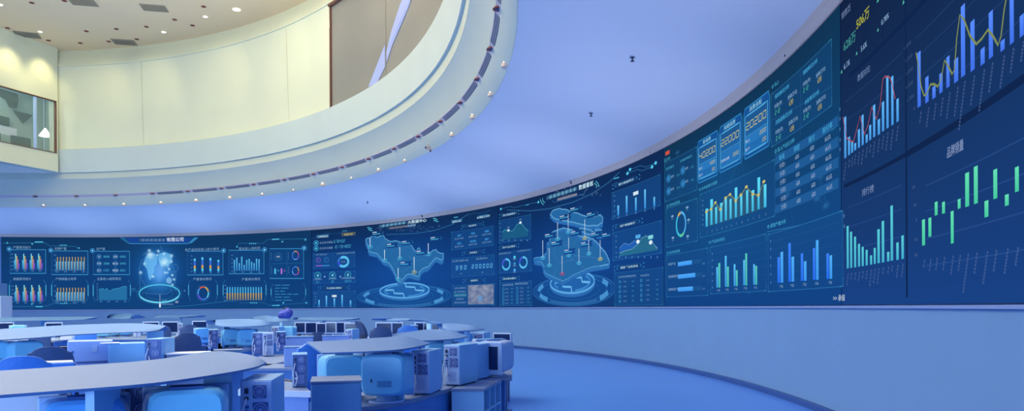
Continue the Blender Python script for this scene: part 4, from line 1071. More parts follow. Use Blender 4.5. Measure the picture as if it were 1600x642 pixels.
minitable(T3, kD, [(76, -1), (96, 22), (128, 12), (162, -1), (188, 22), (226, 12)], [527, 547, 566, 586, 605], (kD(54, 0)[0], kD(250, 0)[0], kD(0, 492)[1], kD(0, 622)[1]), [(70, 512, '业务员满意度排名'), (160, 506, '网点排名')])

# ---------------------------------------------------------------- screen 4 : insurance dashboard
bg4 = bgfun([(0, rgb(18, 66, 132)), (.3, rgb(20, 72, 132)), (.62, rgb(18, 66, 112)), (1, rgb(16, 52, 84))], [glow(W(1130, 300), 1.6, 1.2, rgb(26, 96, 160), .4)])
T4 = panel('video_wall_screen', 'curved screen with three yellow-number tiles, a table and a small red badge at top left', 1038, 1316, bg4)
def net(p, n=26):
    pts_ = [W(random.uniform(1050, 1305), random.uniform(230, 465)) for _ in range(n)]
    for i, a in enumerate(pts_):
        o_ = sorted(pts_, key=lambda q: (q[0] - a[0]) ** 2 * 800 + (q[1] - a[1]) ** 2)[1:3]
        for b in o_: p.line([a, b], .012, rgb(60, 130, 190), .35)
        p.disc(a, .09, .09, rgb(60, 130, 190), 10, .5, 0.)
p = Pic(1); net(p); p.build('network_pattern', T4)
def kF(X, Y): return (1030 + X * .2804, 150 + Y * .2804)
def kG(X, Y): return (1030 + X * .374, 250 + Y * .3738)
def kH(X, Y): return (1200 + X * .421, 70 + Y * .4206)
def kI(X, Y): return (1080 + X * .3425, 0 + Y * .3427)
# tiles
for (xa, xb, ya, yb_, yt, big, rows) in ((222, 338, 258, 488, 190, '40200', (('线上', '40000'), ('线下', '200'))), (344, 472, 178, 430, 100, '22000', (('消费总额', '20000'),)), (482, 628, 78, 356, -12, '20200', (('线上', '20000'), ('线下', '200')))):
    p = Pic(2)
    t0, z1_ = W(*kF(xa, ya)); t1, _ = W(*kF(xb, ya)); _, z0_ = W(*kF(xa, yb_)); _, _z = W(*kF(xa, ya))
    d = R_(.12); z1_ += .0
    out = [(t0, z0_ + .08), (t0, z1_ - .12), (t0 - d, z1_), (t1 + d, z1_), (t1, z1_ - .12), (t1, z0_ + .08), (t1 + d, z0_), (t0 - d, z0_)]
    p.poly(out, rgb(24, 82, 150)); p.line(out, .035, rgb(52, 150, 214), .8, closed=True)
    ix0, ix1 = t0 - R_(.17), t1 + R_(.17); hh = z1_ - z0_
    p2 = Pic(3); p2.rect(ix0, ix1, z0_ + hh * .08, z0_ + hh * .83, rgb(36, 110, 180), rgb(30, 84, 140)); p2.line([(ix0, z0_ + hh * .08), (ix0, z0_ + hh * .83), (ix1, z0_ + hh * .83), (ix1, z0_ + hh * .08)], .045, rgb(84, 178, 230), .9, closed=True)
    nr = len(rows)
    if nr == 2: p2.rect(ix0 - .001, ix1 + .001, z0_ + hh * .25, z0_ + hh * .42, rgb(44, 124, 196), a=.9)
    else: p2.rect(ix0 - .001, ix1 + .001, z0_ + hh * .09, z0_ + hh * .43, rgb(44, 124, 196), a=.8)
    p2.line([(ix0, z0_ + hh * .43), (ix1, z0_ + hh * .43)], .02, rgb(84, 170, 220), .7)
    p3 = Pic(4); w_ = (ix0 - ix1) * RW; tm = (ix0 + ix1) / 2
    p3.seg7(big, (tm, z0_ + hh * .55), hh * .13, rgb(212, 208, 130), sx=w_ * .88 / (hh * .13 * 3.38) * 1.0, raw=True)
    for i, (l_, v_) in enumerate(rows):
        zz = z0_ + hh * ((.30 if nr == 2 else .2) - i * .165); p3.text(l_, (ix0 - .04 / RW, zz), hh * .05, WH, .85, 'L', .7); p3.seg7(v_, (ix1 + .06 / RW, zz), hh * .065, rgb(206, 200, 100), al='R', sx=.55)
    p3.text({'4': '新保费', '2': '续期保费', }.get(big[0], '消费总额') if big != '20200' else '消费总额', (tm, z0_ + hh * .87), hh * .075, rgb(150, 214, 236), .9, sx=.62, bold=.01)
    o_ = p.build('number_tile', T4); q_ = p2.build('tile_face', None); q_.parent = o_; q_ = p3.build('tile_number', None); q_.parent = o_
    for ch in o_.children: ch.matrix_parent_inverse = o_.matrix_parent_inverse.copy() if False else Matrix.Identity(4)
# red badge + left list
p = Pic(2); x, y = kF(43, 333); p.pxrect(x, kF(66, 0)[0], kF(0, 312)[1], y, rgb(206, 84, 64)); x, y = kF(52, 360); p.pxtext('监控', x, y, 4, CY_, .7)
x0, y0 = kF(38, 375); x1, y1 = kF(218, 590); box(p, x0, x1, y0, y1, a=.25); p.pxline([kF(125, 350), kF(125, 560)], .015, CY2, .4)
for a, b, t_ in ((68, 405, '短险情况'), (158, 355, '长期险种情况')): x, y = kF(a, b); p.pxtext(t_, x, y, 3.4, CY_, .75, sx=.7)
for a, b in ((60, 460), (60, 530), (140, 415), (140, 487)):
    c = W(*kF(a, b)); p.disc(c, .07, .12, rgb(60, 150, 220), 12, .9, .3); x, y = kF(a + 12, b - 2); p.pxtext('保费', x, y, 3.2, TX, .85, 'L', .6); x, y = kF(a + 44, b - 10); p.pxtext('万元', x, y, 3.2, CY_, .7, 'L', .6)
p.build('insurance_list', T4)
p = Pic(2); x, y = kG(62, 186); p.pxtext('◎ 险种结构图', kG(36, 0)[0], kG(0, 198)[1], 3.6, CY_, .8, 'L', .7)
p.pxline([kG(34, 200), kG(160, 160)], .015, CY2, .5); x0, y0 = kG(34, 205); x1, y1 = kG(165, 365); box(p, x0, x1, y0, y1, a=.2)
c = W(*kG(96, 268)); k = Dd(kG(96, 0)[0]) / F
for a0, a1, cc in ((95, 130, rgb(210, 170, 90)), (-50, 92, rgb(80, 170, 230)), (133, 250, rgb(60, 190, 220)), (253, 308, rgb(90, 200, 170))): p.ell(c, 7.2 * k, 18 * k, .085, cc, a0, a1, 60)
for a, b in ((60, 235), (122, 198), (128, 250), (62, 325), (124, 318)): p.disc(W(*kG(a, b)), .035, .03, TX, 8, .8); x, y = kG(a, b + 14); p.pxtext('20%', x, y, 2.6, TX, .6, sx=.55)
p.build('donut_chart', T4)
p = Pic(2); p.pxtext('◎ 各年度保费', kG(36, 0)[0], kG(0, 394)[1], 3.6, CY_, .8, 'L', .7)
x0, y0 = kG(34, 400); x1, y1 = kG(208, 572); box(p, x0, x1, y0, y1, a=.2)
for i, (b, f_) in enumerate(((436, .58), (488, .72), (541, .62))):
    xa, ya = kG(82, b); xb, _ = kG(183, 0); p.pxrect(xa, xb, ya - 3, ya + 3, rgb(28, 84, 144)); p.pxrect(xa, xa + (xb - xa) * f_, ya - 3.2, ya + 3.2, rgb(60, 150, 240), rgb(80, 170, 250))
    x, y = kG(42, b + 5); p.pxtext(('新保产品', '续保期保险产', '续期保险产品')[i], x, y, 3.4, TX, .85, 'L', .62); x, y = kG(190, b); p.pxtext('20', x, y, 3, TX, .6)
p.build('progress_bars', T4)
# line and bar chart
p = Pic(2); p.pxtext('◎ 各年度累计保费', kG(172, 0)[0], kG(0, 130)[1], 4, CY_, .8, 'L', .65); x0, y0 = kG(176, 145); x1, y1 = kG(490, 325); box(p, x0, x1, y0, y1, a=.22)
bl_ = [(206, 205, 279), (226, 166, 272), (246, 198, 267), (267, 181, 260), (287, 156, 253), (307, 164, 247), (329, 117, 241), (352, 146, 233), (377, 128, 224), (400, 128, 216), (425, 75, 207), (451, 104, 199)]
zb = W(*kG(206, 279))[1]
for a, t_, b_ in bl_:
    x, yt = kG(a, t_); p.pxrect(x - 1.6, x + 1.6, yt, kG(0, b_)[1], rgb(60, 180, 224), rgb(96, 222, 248)); c = W(x, yt); p.text('%d' % (bl_.index((a, t_, b_)) % 9 + 1), (W(x, 0)[0], zb - .15), .055, TX, .6, sx=.6)
axis_ticks(p, kG(188, 0)[0], [kG(0, 170 + 20 * i)[1] for i in range(6)], .025); p.build('bar_chart', T4)
p = Pic(3); ln = [(206, 216), (226, 205), (244, 178), (265, 206), (287, 158), (306, 144), (330, 170), (352, 145), (375, 112), (402, 143), (426, 146), (449, 90)]
P = [W(*kG(*q)) for q in ln]
for i in range(len(P) - 1): p.poly([P[i], P[i + 1], (P[i + 1][0], zb), (P[i][0], zb)], rgb(120, 140, 110), .22)
p4 = Pic(5); p4.line(P, .03, rgb(170, 176, 90), .75)
for q in P: p4.disc(q, .03, .03, rgb(200, 190, 110), 8)
o_ = p.build('line_area', T4)
p5 = Pic(4)
for a, t_, b_ in bl_: x, yt = kG(a, t_); p5.pxrect(x - 1.6, x + 1.6, yt, kG(0, b_)[1], rgb(60, 180, 224), rgb(96, 222, 248))
p5.build('bar_series', T4); p4.build('trend_line', T4)
# grouped bars
p = Pic(2); p.pxtext('◎ 产品排名情况', kG(212, 0)[0], kG(0, 350)[1], 4, CY_, .8, 'L', .65); x0, y0 = kG(218, 365); x1, y1 = kG(452, 562); box(p, x0, x1, y0, y1 - 1, a=.22)
gridlines(p, kG(235, 0)[0], kG(445, 0)[0], [kG(0, b)[1] for b in (390, 418, 447, 475, 503)], a=.12)
for a, t1_, t2_, b_ in ((243, 448, 431, 533), (279, 401, 446, 530), (316, 436, 461, 527), (356, 418, 391, 524), (398, 436, 443, 521)):
    x, yt = kG(a, t1_); p.pxrect(x, x + 2.9, yt, kG(0, b_)[1], rgb(56, 150, 220), rgb(88, 190, 244)); x, yt = kG(a + 9, t2_); p.pxrect(x, x + 2.9, yt, kG(0, b_)[1], rgb(70, 180, 180), rgb(90, 206, 190))
    x, y = kG(a + 9, b_ + 16); p.pxtext('产品', x, y, 3.2, TX, .8, sx=.6)
axis_ticks(p, kG(227, 0)[0], [kG(0, b)[1] for b in (392, 420, 448, 476, 505, 533)], .025); p.build('grouped_bar_chart', T4)
p = Pic(2); p.pxtext('◎ 渠道产量分析', kG(458, 0)[0], kG(0, 286)[1], 5, CY_, .85, 'L', .6); p.pxline([kG(457, 300), kG(764, 232)], .02, CY2, .6)
x0, y0 = kG(460, 312); x1, y1 = kG(775, 555); box(p, x0, x1, y0 + 0, y1 - 2, a=.22)
gridlines(p, kG(482, 0)[0], kG(760, 0)[0], [kG(0, b)[1] for b in (340, 375, 410, 443, 478, 512)], a=.14, w=.012)
for n_, (a, t1_, t2_, b_) in enumerate(((500, 407, 385, 513), (546, 348, 405, 509), (598, 391, 424, 505), (649, 369, 336, 501), (706, 391, 399, 497))):
    x, yt = kG(a, t1_); p.pxrect(x, x + 3.9, yt, kG(0, b_)[1], rgb(40, 110, 240), rgb(60, 130, 250)); x, yt = kG(a + 13, t2_); p.pxrect(x, x + 4.1, yt, kG(0, b_)[1], rgb(60, 150, 240), rgb(80, 174, 250))
    x, y = kG(a + 16, b_ + 20); p.pxtext('产品%d' % (n_ + 1), x, y, 4, TX, .85, sx=.42)
axis_ticks(p, kG(472, 0)[0], [kG(0, b)[1] for b in (340, 373, 408, 442, 478, 513)], .02); x, y = kG(734, 588); p.pxtext('>> 承保', x, y, 8, WH, .9, 'L', .5); p.build('grouped_bar_chart', T4)
# number block
p = Pic(2); x, y = kH(22, 164); p.pxtext('◎ 线上', x, y, 5, CY_, .8, 'L', .55)
x0, y0 = kH(20, 184); x1, y1 = kH(246, 375); box(p, x0, x1, y0, y1 + 2, a=.3)
p.pxline([kH(129, 95), kH(129, 335)], .012, CY2, .45); p.pxline([kH(22, 280), kH(248, 152)], .012, CY2, .45)
TY = rgb(216, 200, 90); TG_ = rgb(90, 214, 170)
for a, b, tt_ in ((33, 202, '保险情况分析'), (139, 113, '理赔情况分析'), (35, 298, '月数据情况分析'), (145, 222, '余额情况分析')): x, y = kH(a, b); p.pxtext(tt_, x, y, 5.6, rgb(70, 170, 220), .95, 'L', .5, .01)
for a, b in ((46, 228), (153, 144), (50, 325), (155, 246)):
    x, y = kH(a, b); p.pxtext('件数(件)', x, y, 5.6, TX, .9, sx=.45)
    x, y = kH(a - 3, b + 27); p.seg7('212', W(x, y), 6.2 * Dd(x) / F, TG_, al='C', slant=.05, sx=.62)
    x, y = kH(a + 53, b - 37); p.pxtext('金额(万元)', x, y, 5.4, TX, .95, sx=.45)
    x, y = kH(a + 46, b - 5); p.seg7('128', W(x, y), 6.6 * Dd(x) / F, TY, al='C', slant=.05, sx=.6)
p.build('figures_table', T4)
p = Pic(2); x, y = kH(32, 404); p.pxtext('◎ 投入产出比分析', x, y, 5.6, CY_, .85, 'L', .5); p.pxline([kH(30, 410), kH(256, 312)], .012, CY2, .6)
cols_x = (58, 114, 170, 229)
for i in range(7):
    ya = 415 + i * 30.3; t0, za = W(*kH(34, ya)); _, zb_ = W(*kH(34, ya + 30.3)); t1, _ = W(*kH(270, 300))
    if i % 2 == 0: p.rect(t0, t1, zb_, za, rgb(36, 98, 160), a=.75)
    zz = (za + zb_) / 2
    for j, cx_ in enumerate(cols_x):
        th = W(*kH(cx_ + (i * 1.2), 300))[0]
        s_ = (('渠道', '频度', '赔付', '赔付率')[j] if i == 0 else ('分类1', '600', '600', '66.6%')[j])
        p.text(s_, (th, zz - .035), .075, rgb(80, 190, 236) if i == 0 else rgb(160, 186, 216), .9, sx=(.36 if j == 3 else .42) if i else .5)
p.line([W(*kH(34, 415 + 30)), (t1, W(*kH(34, 445))[1])], .012, CY2, .5); p.build('table', T4)

# ---------------------------------------------------------------- screen 5 : dark navy chart wall at the right
bg5 = bgfun([(0, rgb(25, 66, 134)), (.2, rgb(24, 60, 118)), (.55, rgb(22, 50, 94)), (1, rgb(18, 34, 66))])
T5 = panel('video_wall_screen', 'nearest navy screen at the right edge with green and blue bar charts in four fields', 1316, 1600, bg5, th1=R_(-27))
G5 = rgb(16, 38, 78)
p = Pic(1)
def zline(p, x, y, x1, w, col, a=1):
    t0, z = W(x, y); t1 = W(x1, 400)[0]; p.rect(t0, t1, z - w / 2, z + w / 2, col, a=a)
zline(p, 1421, 240, 1321.5, .05, G5); zline(p, 1421, 240, 1750, .07, G5); zline(p, 1330, 119, 1750, .06, G5)
tv = W(1419, 300)[0]; p.rect(tv + .02 / RW, tv - .03 / RW, Z0 + .08, Zt - .02, G5)
tv = W(1354, 60)[0]; p.rect(tv + .01 / RW, tv - .01 / RW, W(1330, 119)[1], Zt - .02, G5); tv = W(1383, 60)[0]; p.rect(tv + .01 / RW, tv - .01 / RW, W(1330, 119)[1], Zt - .02, G5)
for yy in (415, 373, 330, 290): zline(p, 1450, yy, 1700, .012, rgb(60, 100, 170), .35)
for yy in (390, 355, 325): zline(p, 1326, yy, 1412, .012, rgb(60, 100, 170), .3)
for yy in (225, 190, 160): zline(p, 1323, yy, 1414, .012, rgb(60, 90, 150), .3)
for yy in (165, 125, 90, 60): zline(p, 1436, yy, 1700, .012, rgb(60, 90, 150), .3)
p.build('field_dividers', T5)
def kJ(X, Y): return (1290 + X * .374, Y * .3738)
def kK(X, Y): return (1290 + X * .3894, 240 + Y * .3894)
def vbar(p, cv, x, yt, yb, w, c0, c1=None):     # centre x
    xx, a = cv(x, yt); _, b = cv(x, yb); th, z1_ = W(xx, a); _, z0_ = W(xx, b); ww = w * Dd(xx) / F / 2
    tl = W(xx - w / 2, a)[0]; tr = W(xx + w / 2, a)[0]
    p.rect(tl, tr, z0_, z1_, c0, c1)
def diag(p, cv, x, y, L, col=rgb(90, 110, 160), a=.55, w=.05):    # slanted axis caption as short dashes
    xx, yy = cv(x, y); th, z = W(xx, yy); k = Dd(xx) / F; Lm = L * k; n = max(2, int(L / 5))
    for i in range(n):
        f0 = i / n; f1 = f0 + .7 / n
        p.line([(th + Lm * .36 * f0 / RW * 1., z - Lm * f0), (th + Lm * .36 * f1 / RW, z - Lm * f1)], w, col, a)
p = Pic(2); LB = (rgb(70, 150, 226), rgb(96, 184, 250))
sb = [(92, 488, 660), (108, 572, 648), (121, 592, 638), (134, 598, 628), (150, 540, 617), (166, 480, 606), (183, 562, 596), (198, 522, 585), (215, 438, 572), (235, 498, 562), (253, 425, 548), (272, 318, 535), (293, 318, 522), (315, 412, 508)]
for x, a, b in sb: vbar(p, kJ, x, a, b, 3.6 if x > 200 else 3.2, *LB); diag(p, kJ, x + 2, b + 18, 14 + (x * 7) % 18)
axis_ticks(p, kJ(72, 0)[0], [kJ(0, b)[1] for b in (457, 497, 540, 585, 625)], .02); x, y = kJ(173, 318); p.pxtext('数据对比', x, y, 9, rgb(120, 140, 180), .85, sx=.42, bold=.01); p.build('bar_chart', T5)
p = Pic(6); p.line([W(*kJ(*q)) for q in ((92, 488), (106, 575), (122, 588), (136, 592), (150, 540), (164, 484), (183, 562), (198, 522), (214, 446), (234, 498), (250, 440), (262, 330), (272, 318), (292, 322), (302, 350), (314, 412))], .025, rgb(190, 90, 100), .9); p.build('trend_line', T5)
p = Pic(2); DB = (rgb(64, 112, 232), rgb(88, 140, 255))
nb = [(404, 216, 446), (437, 320, 428), (467, 360, 410), (497, 305, 387), (527, 235, 364), (562, 244, 342), (592, 20, 318), (633, 85, 294), (676, 200, 268), (712, 46, 240), (762, 166, 210), (802, -40, 180), (845, 60, 150)]
for x, a, b in nb: vbar(p, kJ, x, a, b, 5.2 if x < 560 else 6.6, *DB); diag(p, kJ, x + 8, b + 20, (18, 30, 26, 28, 40, 44, 72, 44, 62, 44, 48, 36, 30)[nb.index((x, a, b))], w=.045)
for a, b in ((360, 195), (366, 248), (368, 303), (368, 360), (372, 415)): x, y = kJ(a, b); p.pxtext('1,200', x, y, 6, rgb(90, 110, 150), .6, sx=.7)
x, y = kJ(388, 458); p.pxtext('0', x, y, 5, rgb(90, 110, 150), .8, sx=.7); p.build('bar_chart', T5)
p = Pic(6); P = [(404, 218), (412, 260), (425, 360), (437, 398), (448, 392), (465, 352), (480, 350), (497, 360), (510, 330), (526, 250), (540, 272), (558, 308), (568, 290), (578, 160), (592, 60), (610, 80), (635, 148), (662, 182), (685, 160), (712, 122), (735, 150), (755, 186), (768, 150), (782, 40), (795, -30)]
p.line([W(*kJ(*q)) for q in P], .034, rgb(136, 150, 84), .9); p.build('trend_line', T5)
p = Pic(2); TQ = (rgb(70, 176, 206), rgb(88, 206, 216))
for x, a, b in [(96, 290, 460), (110, 313, 458), (126, 333, 456), (142, 362, 453), (157, 374, 451), (173, 386, 448), (191, 408, 445), (206, 378, 442), (222, 303, 439), (240, 270, 436), (261, 394, 432), (276, 208, 429), (299, 356, 426), (320, 328, 422)]:
    vbar(p, kK, x, a, b, 3.2 if x < 215 else 3.8, *TQ); diag(p, kK, x + 2, b + 20, 8 + (x * 5) % 26)
axis_ticks(p, kK(84, 0)[0], [kK(0, b)[1] for b in (250, 292)], .02); x, y = kK(180, 160); p.pxtext('排行榜', x, y, 9.5, rgb(120, 140, 180), .9, sx=.5, bold=.01); p.build('bar_chart', T5)
p = Pic(2); GN = (rgb(70, 200, 160), rgb(100, 226, 180))
gb = [(403, 264, 368), (429, 257, 333), (455, 193, 247), (485, 193, 240), (520, 230, 360), (549, 182, 220), (582, 76, 212), (618, 50, 200), (661, 188, 254), (698, 62, 180), (745, 163, 208), (787, 52, 152), (832, 100, 150)]
for i, (x, a, b) in enumerate(gb): vbar(p, kK, x, a, b, 4.6 if x < 560 else 6.2, *GN); diag(p, kK, x + 4, 425 - (x - 403) * .13, (14, 20, 20, 22, 30, 26, 62, 34, 52, 34, 40, 30, 30)[i], w=.045)
for a, b in ((368, 140), (372, 212), (378, 272), (375, 350), (376, 412)): x, y = kK(a, b); p.pxtext('50' if b != 272 else '0', x, y, 5, rgb(90, 110, 150), .8, sx=.7)
p.pxtext('品牌销量', 1499, 239, 14, rgb(130, 150, 190), .95, sx=.36, bold=.012); p.build('bar_chart', T5)
p = Pic(2)
for a, b, tx, cc, h_ in ((98, 60, '销售额', rgb(110, 130, 170), 9), (112, 190, '628万', rgb(70, 160, 150), 14), (100, 280, '6.1%', TX, 9), (78, 305, '▲', GR, 5), (168, 95, '506万', rgb(190, 190, 60), 15), (172, 205, '5.6%', TX, 9), (142, 228, '▲', GR, 5), (262, 90, '0.78%', TX, 9), (232, 130, '▲', GR, 5), (340, 15, '▲', GR, 6), (232, 8, '▲', GR, 6)):
    x, y = kJ(a, b); p.pxtext(tx, x, y, h_, cc, .85, sx=.42, bold=.015)
p.build('key_figures', T5)
# ================================================================ CONSOLES AND EQUIPMENT IN THE HALL
ZD = .77; ZC = 1.26
def gp(l, z): return [ground(x, y, z) for x, y in l]
def wb(mb, name, parent, **k):      # world coordinates -> parented part
    o = Vector(parent.location); mb.v = [tuple(Vector(v) - o) for v in mb.v]
    return mb.build(name, parent, **k)
def inset(P, f, c=None):
    c = c or sum((Vector((p[0], p[1], 0)) for p in P), Vector()) / len(P)
    return [(c.x + (p[0] - c.x) * f, c.y + (p[1] - c.y) * f) for p in P]
def smooth_poly(P, n=4):            # round an outline (3-D points)
    out = []; N = len(P)
    for i in range(N):
        p0, p1, p2, p3 = P[i - 1], P[i], P[(i + 1) % N], P[(i + 2) % N]
        for k in range(n):
            t = k / n
            out.append(.5 * ((2 * p1) + (p2 - p0) * t + (2 * p0 - 5 * p1 + 4 * p2 - p3) * t * t + (3 * p1 - p0 - 3 * p2 + p3) * t ** 3))
    return out
def console(label, near, far, zn=ZC, zf=1.32, group=None, desk=None, sup=(), body=True, thick=.014, ends=True, soft=True, nodesk=False):
    N_ = 18
    def res(L):                     # resample an edge evenly with a smooth curve
        L = [Vector(p) for p in L]; E_ = [L[0] * 2 - L[1]] + L + [L[-1] * 2 - L[-2]]; O = []; m = len(L) - 1
        for i in range(N_ + 1):
            u = i / N_ * m; k = min(int(u), m - 1); t_ = u - k; p0, p1, p2, p3 = E_[k:k + 4]
            O.append(.5 * ((2 * p1) + (p2 - p0) * t_ + (2 * p0 - 5 * p1 + 4 * p2 - p3) * t_ * t_ + (3 * p1 - p0 - 3 * p2 + p3) * t_ ** 3))
        return O
    G_ = gp(near, zn); A_, B_ = res(G_), res(gp(far, zf) + [G_[-1]])
    P = A_ + B_[::-1]
    c = sum(P, Vector()) / len(P)
    t = thing('control_console', label, 'console', (c.x, c.y, 0), group=group)
    mb = MB(); M_ = 4; vs = []
    for lv in (0, 1):
        for i in range(N_ + 1):
            for j in range(M_ + 1): q = A_[i].lerp(B_[i], j / M_); vs.append((q.x, q.y, q.z - thick * (1 - lv)))
    ly = (N_ + 1) * (M_ + 1); fs = []
    for o_ in (0, ly):
        for i in range(N_):
            for j in range(M_): k = o_ + i * (M_ + 1) + j; fs.append((k, k + 1, k + M_ + 2, k + M_ + 1))
    loop = [i * (M_ + 1) for i in range(N_ + 1)] + [N_ * (M_ + 1) + j for j in range(1, M_ + 1)] + [i * (M_ + 1) + M_ for i in range(N_ - 1, -1, -1)] + [j for j in range(M_ - 1, 0, -1)]
    for i in range(len(loop)): a_, b_ = loop[i], loop[(i + 1) % len(loop)]; fs.append((a_, b_, ly + b_, ly + a_))
    mb.add(vs, fs, M_canopy)
    o = wb(mb, 'canopy', t, smooth=True)
    if nodesk: return_early = True
    else: return_early = False
    D = [Vector(p) for p in (desk or inset(P, .93))]
    D = [(p[0], p[1]) for p in D]
    if not nodesk:
        mb = MB(); mb.prism(D, ZD - .04, ZD, M_desk); wb(mb, 'desktop', t, bev=.006)
    if body and not nodesk:
        mb = MB(); mb.prism(inset(D, .95), .0, ZD - .04, M_deskbody); wb(mb, 'desk_body', t)
    for (x, y) in sup:              # slim support posts between desktop and canopy
        mb = MB(); p = ground(x, y, zn)
        d = Vector((c.x - p.x, c.y - p.y, 0)); L = d.length; d.normalize(); q = p + d * .12
        nn = Vector((-d.y, d.x, 0)) * .02; dd = d * min(.35, L * .3)
        quad = [q + nn, q - nn, q + dd - nn, q + dd + nn]
        mb.prism([(v.x, v.y) for v in quad], ZD, zn - thick + .0, M_panel_l); wb(mb, 'support_panel', t)
    return t
# ---- prototypes -------------------------------------------------------
def place(t, x, Y, z, rot=None, s=1., face=0.):
    X = (x - 800) / F * Y
    t.location = (X, Y, z); t.rotation_euler = (0, 0, (-math.atan2(X, Y) if rot is None else R_(rot)) + R_(face)); t.scale = (s, s, s)
    return t
def ringmesh(mb, c, r, w, m, d=.006, n=18):
    vs = []; fs = []
    for k in range(n):
        a = 2 * PI * k / n
        for rr, y in ((r - w, -d), (r, -d), (r, 0), (r - w, 0)): vs.append((c[0] + rr * math.cos(a), c[1] + y, c[2] + rr * math.sin(a)))
    for k in range(n):
        for j in range(4): fs.append((k * 4 + j, k * 4 + (j + 1) % 4, ((k + 1) % n) * 4 + (j + 1) % 4, ((k + 1) % n) * 4 + j))
    mb.add(vs, fs, m)
def make_pc(detail=True, side=None, rear=None):      # tower seen from its rear (-y)
    side = side or M_case_side; rear = rear or M_case_rear
    t = thing('pc_tower', 'x', 'computer')
    mb = MB(); mb.box((0, .225, .215), (.19, .45, .41), side, bev=.008); mb.build('case', t)
    mb = MB(); mb.box((0, -.002, .215), (.178, .012, .396), rear, bev=.003); r = mb.build('rear_panel', t)
    if detail:
        for (x, z, rad) in ((.02, .35, .036), (.025, .24, .042)):
            mb = MB(); mb.box((x, -.01, z), (rad * 2.2, .006, rad * 2.2), M_fan, bev=.006); ringmesh(mb, (x, -.014, z), rad, .006, M_fan2); ringmesh(mb, (x, -.014, z), rad * .62, .005, M_fan2)
            mb.cyl((x, -.012, z), (x, -.02, z), .013, .012, M_fan2, 12); mb.build('fan', t)
        mb = MB()
        for i in range(6): mb.box((.005, -.01, .055 + i * .018), (.09, .006, .007), M_fan2, bev=.001)
        mb.build('slot_covers', t)
        mb = MB()
        for i in range(3): mb.box((-.055, -.012, .20 + i * .03), (.026, .01, .018), M_vent, bev=.002)
        mb.box((-.055, -.014, .355), (.022, .012, .032), M_dark, bev=.002); mb.box((-.055, -.014, .31), (.024, .012, .02), M_dark, bev=.002); mb.build('ports', t)
        mb = MB()
        for p0, p1 in (((-.05, -.02, .2), (-.03, -.06, .13)), ((-.03, -.06, .13), (-.055, -.05, .02)), ((-.055, -.02, .31), (-.08, -.05, .2)), ((-.08, -.05, .2), (-.075, -.04, .02))): mb.cyl(p0, p1, .005, .005, M_white, 8)
        mb.box((-.045, -.025, .115), (.03, .02, .02), M_white, bev=.003); mb.build('cable', t)
        mb = MB(); mb.box((.096, .06, .37), (.003, .012, .012), M_white, bev=.002); mb.build('side_screw', t)
    for sx in (-.07, .07):
        mb = MB(); mb.box((sx, .06, .005), (.03, .03, .01), M_dark); mb.build('foot', t)
        mb = MB(); mb.box((sx, .39, .005), (.03, .03, .01), M_dark); mb.build('foot', t)
    return t
def make_crt(shell=None, dark=None):                 # monitor seen from behind (-y side is its rear)
    shell = shell or M_crt; dark = dark or M_crt2
    t = thing('crt_monitor', 'x', 'monitor')
    secs = [(-.02, .33, .31, .245), (.0, .36, .35, .245), (.10, .38, .37, .24), (.22, .40, .37, .23), (.30, .43, .37, .22), (.36, .43, .37, .22)]
    vs = []; fs = []; n = 16
    for y, w_, h_, zc in secs:
        for k in range(n):
            a = 2 * PI * (k + .5) / n; ca, sa = math.cos(a), math.sin(a); e = .35
            vs.append((w_ / 2 * math.copysign(abs(ca) ** e, ca), y, zc + h_ / 2 * math.copysign(abs(sa) ** e, sa)))
    for i in range(len(secs) - 1):
        for k in range(n): fs.append((i * n + k, i * n + (k + 1) % n, (i + 1) * n + (k + 1) % n, (i + 1) * n + k))
    fs += [tuple(range(n))[::-1], tuple(range((len(secs) - 1) * n, len(secs) * n))]
    mb = MB(); mb.add(vs, fs, shell); mb.build('housing', t, smooth=True)
    mb = MB(); mb.box((0, .375, .22), (.44, .03, .38), M_bezel, bev=.01); mb.build('bezel', t)
    mb = MB(); mb.box((0, .388, .225), (.34, .012, .27), M_navy, bev=.006); mb.build('screen', t)
    mb = MB()
    for i in range(7): mb.box((0, .03 + i * .028, .424 - i * .001), (.16, .012, .02), M_vent)
    mb.build('top_vents', t)
    mb = MB()
    for i in range(4): mb.box((.02, -.022, .15 + i * .014), (.12, .006, .005), M_vent)
    mb.box((-.09, -.022, .2), (.01, .006, .03), M_dark); mb.build('rear_label', t)
    mb = MB()
    for k in range(8): pass
    mb.cyl((0, .17, .0), (0, .17, .015), .15, .15, M_bezel, 24); mb.cyl((0, .17, .015), (0, .17, .06), .09, .07, M_bezel, 20); mb.build('stand', t, smooth=True)
    return t
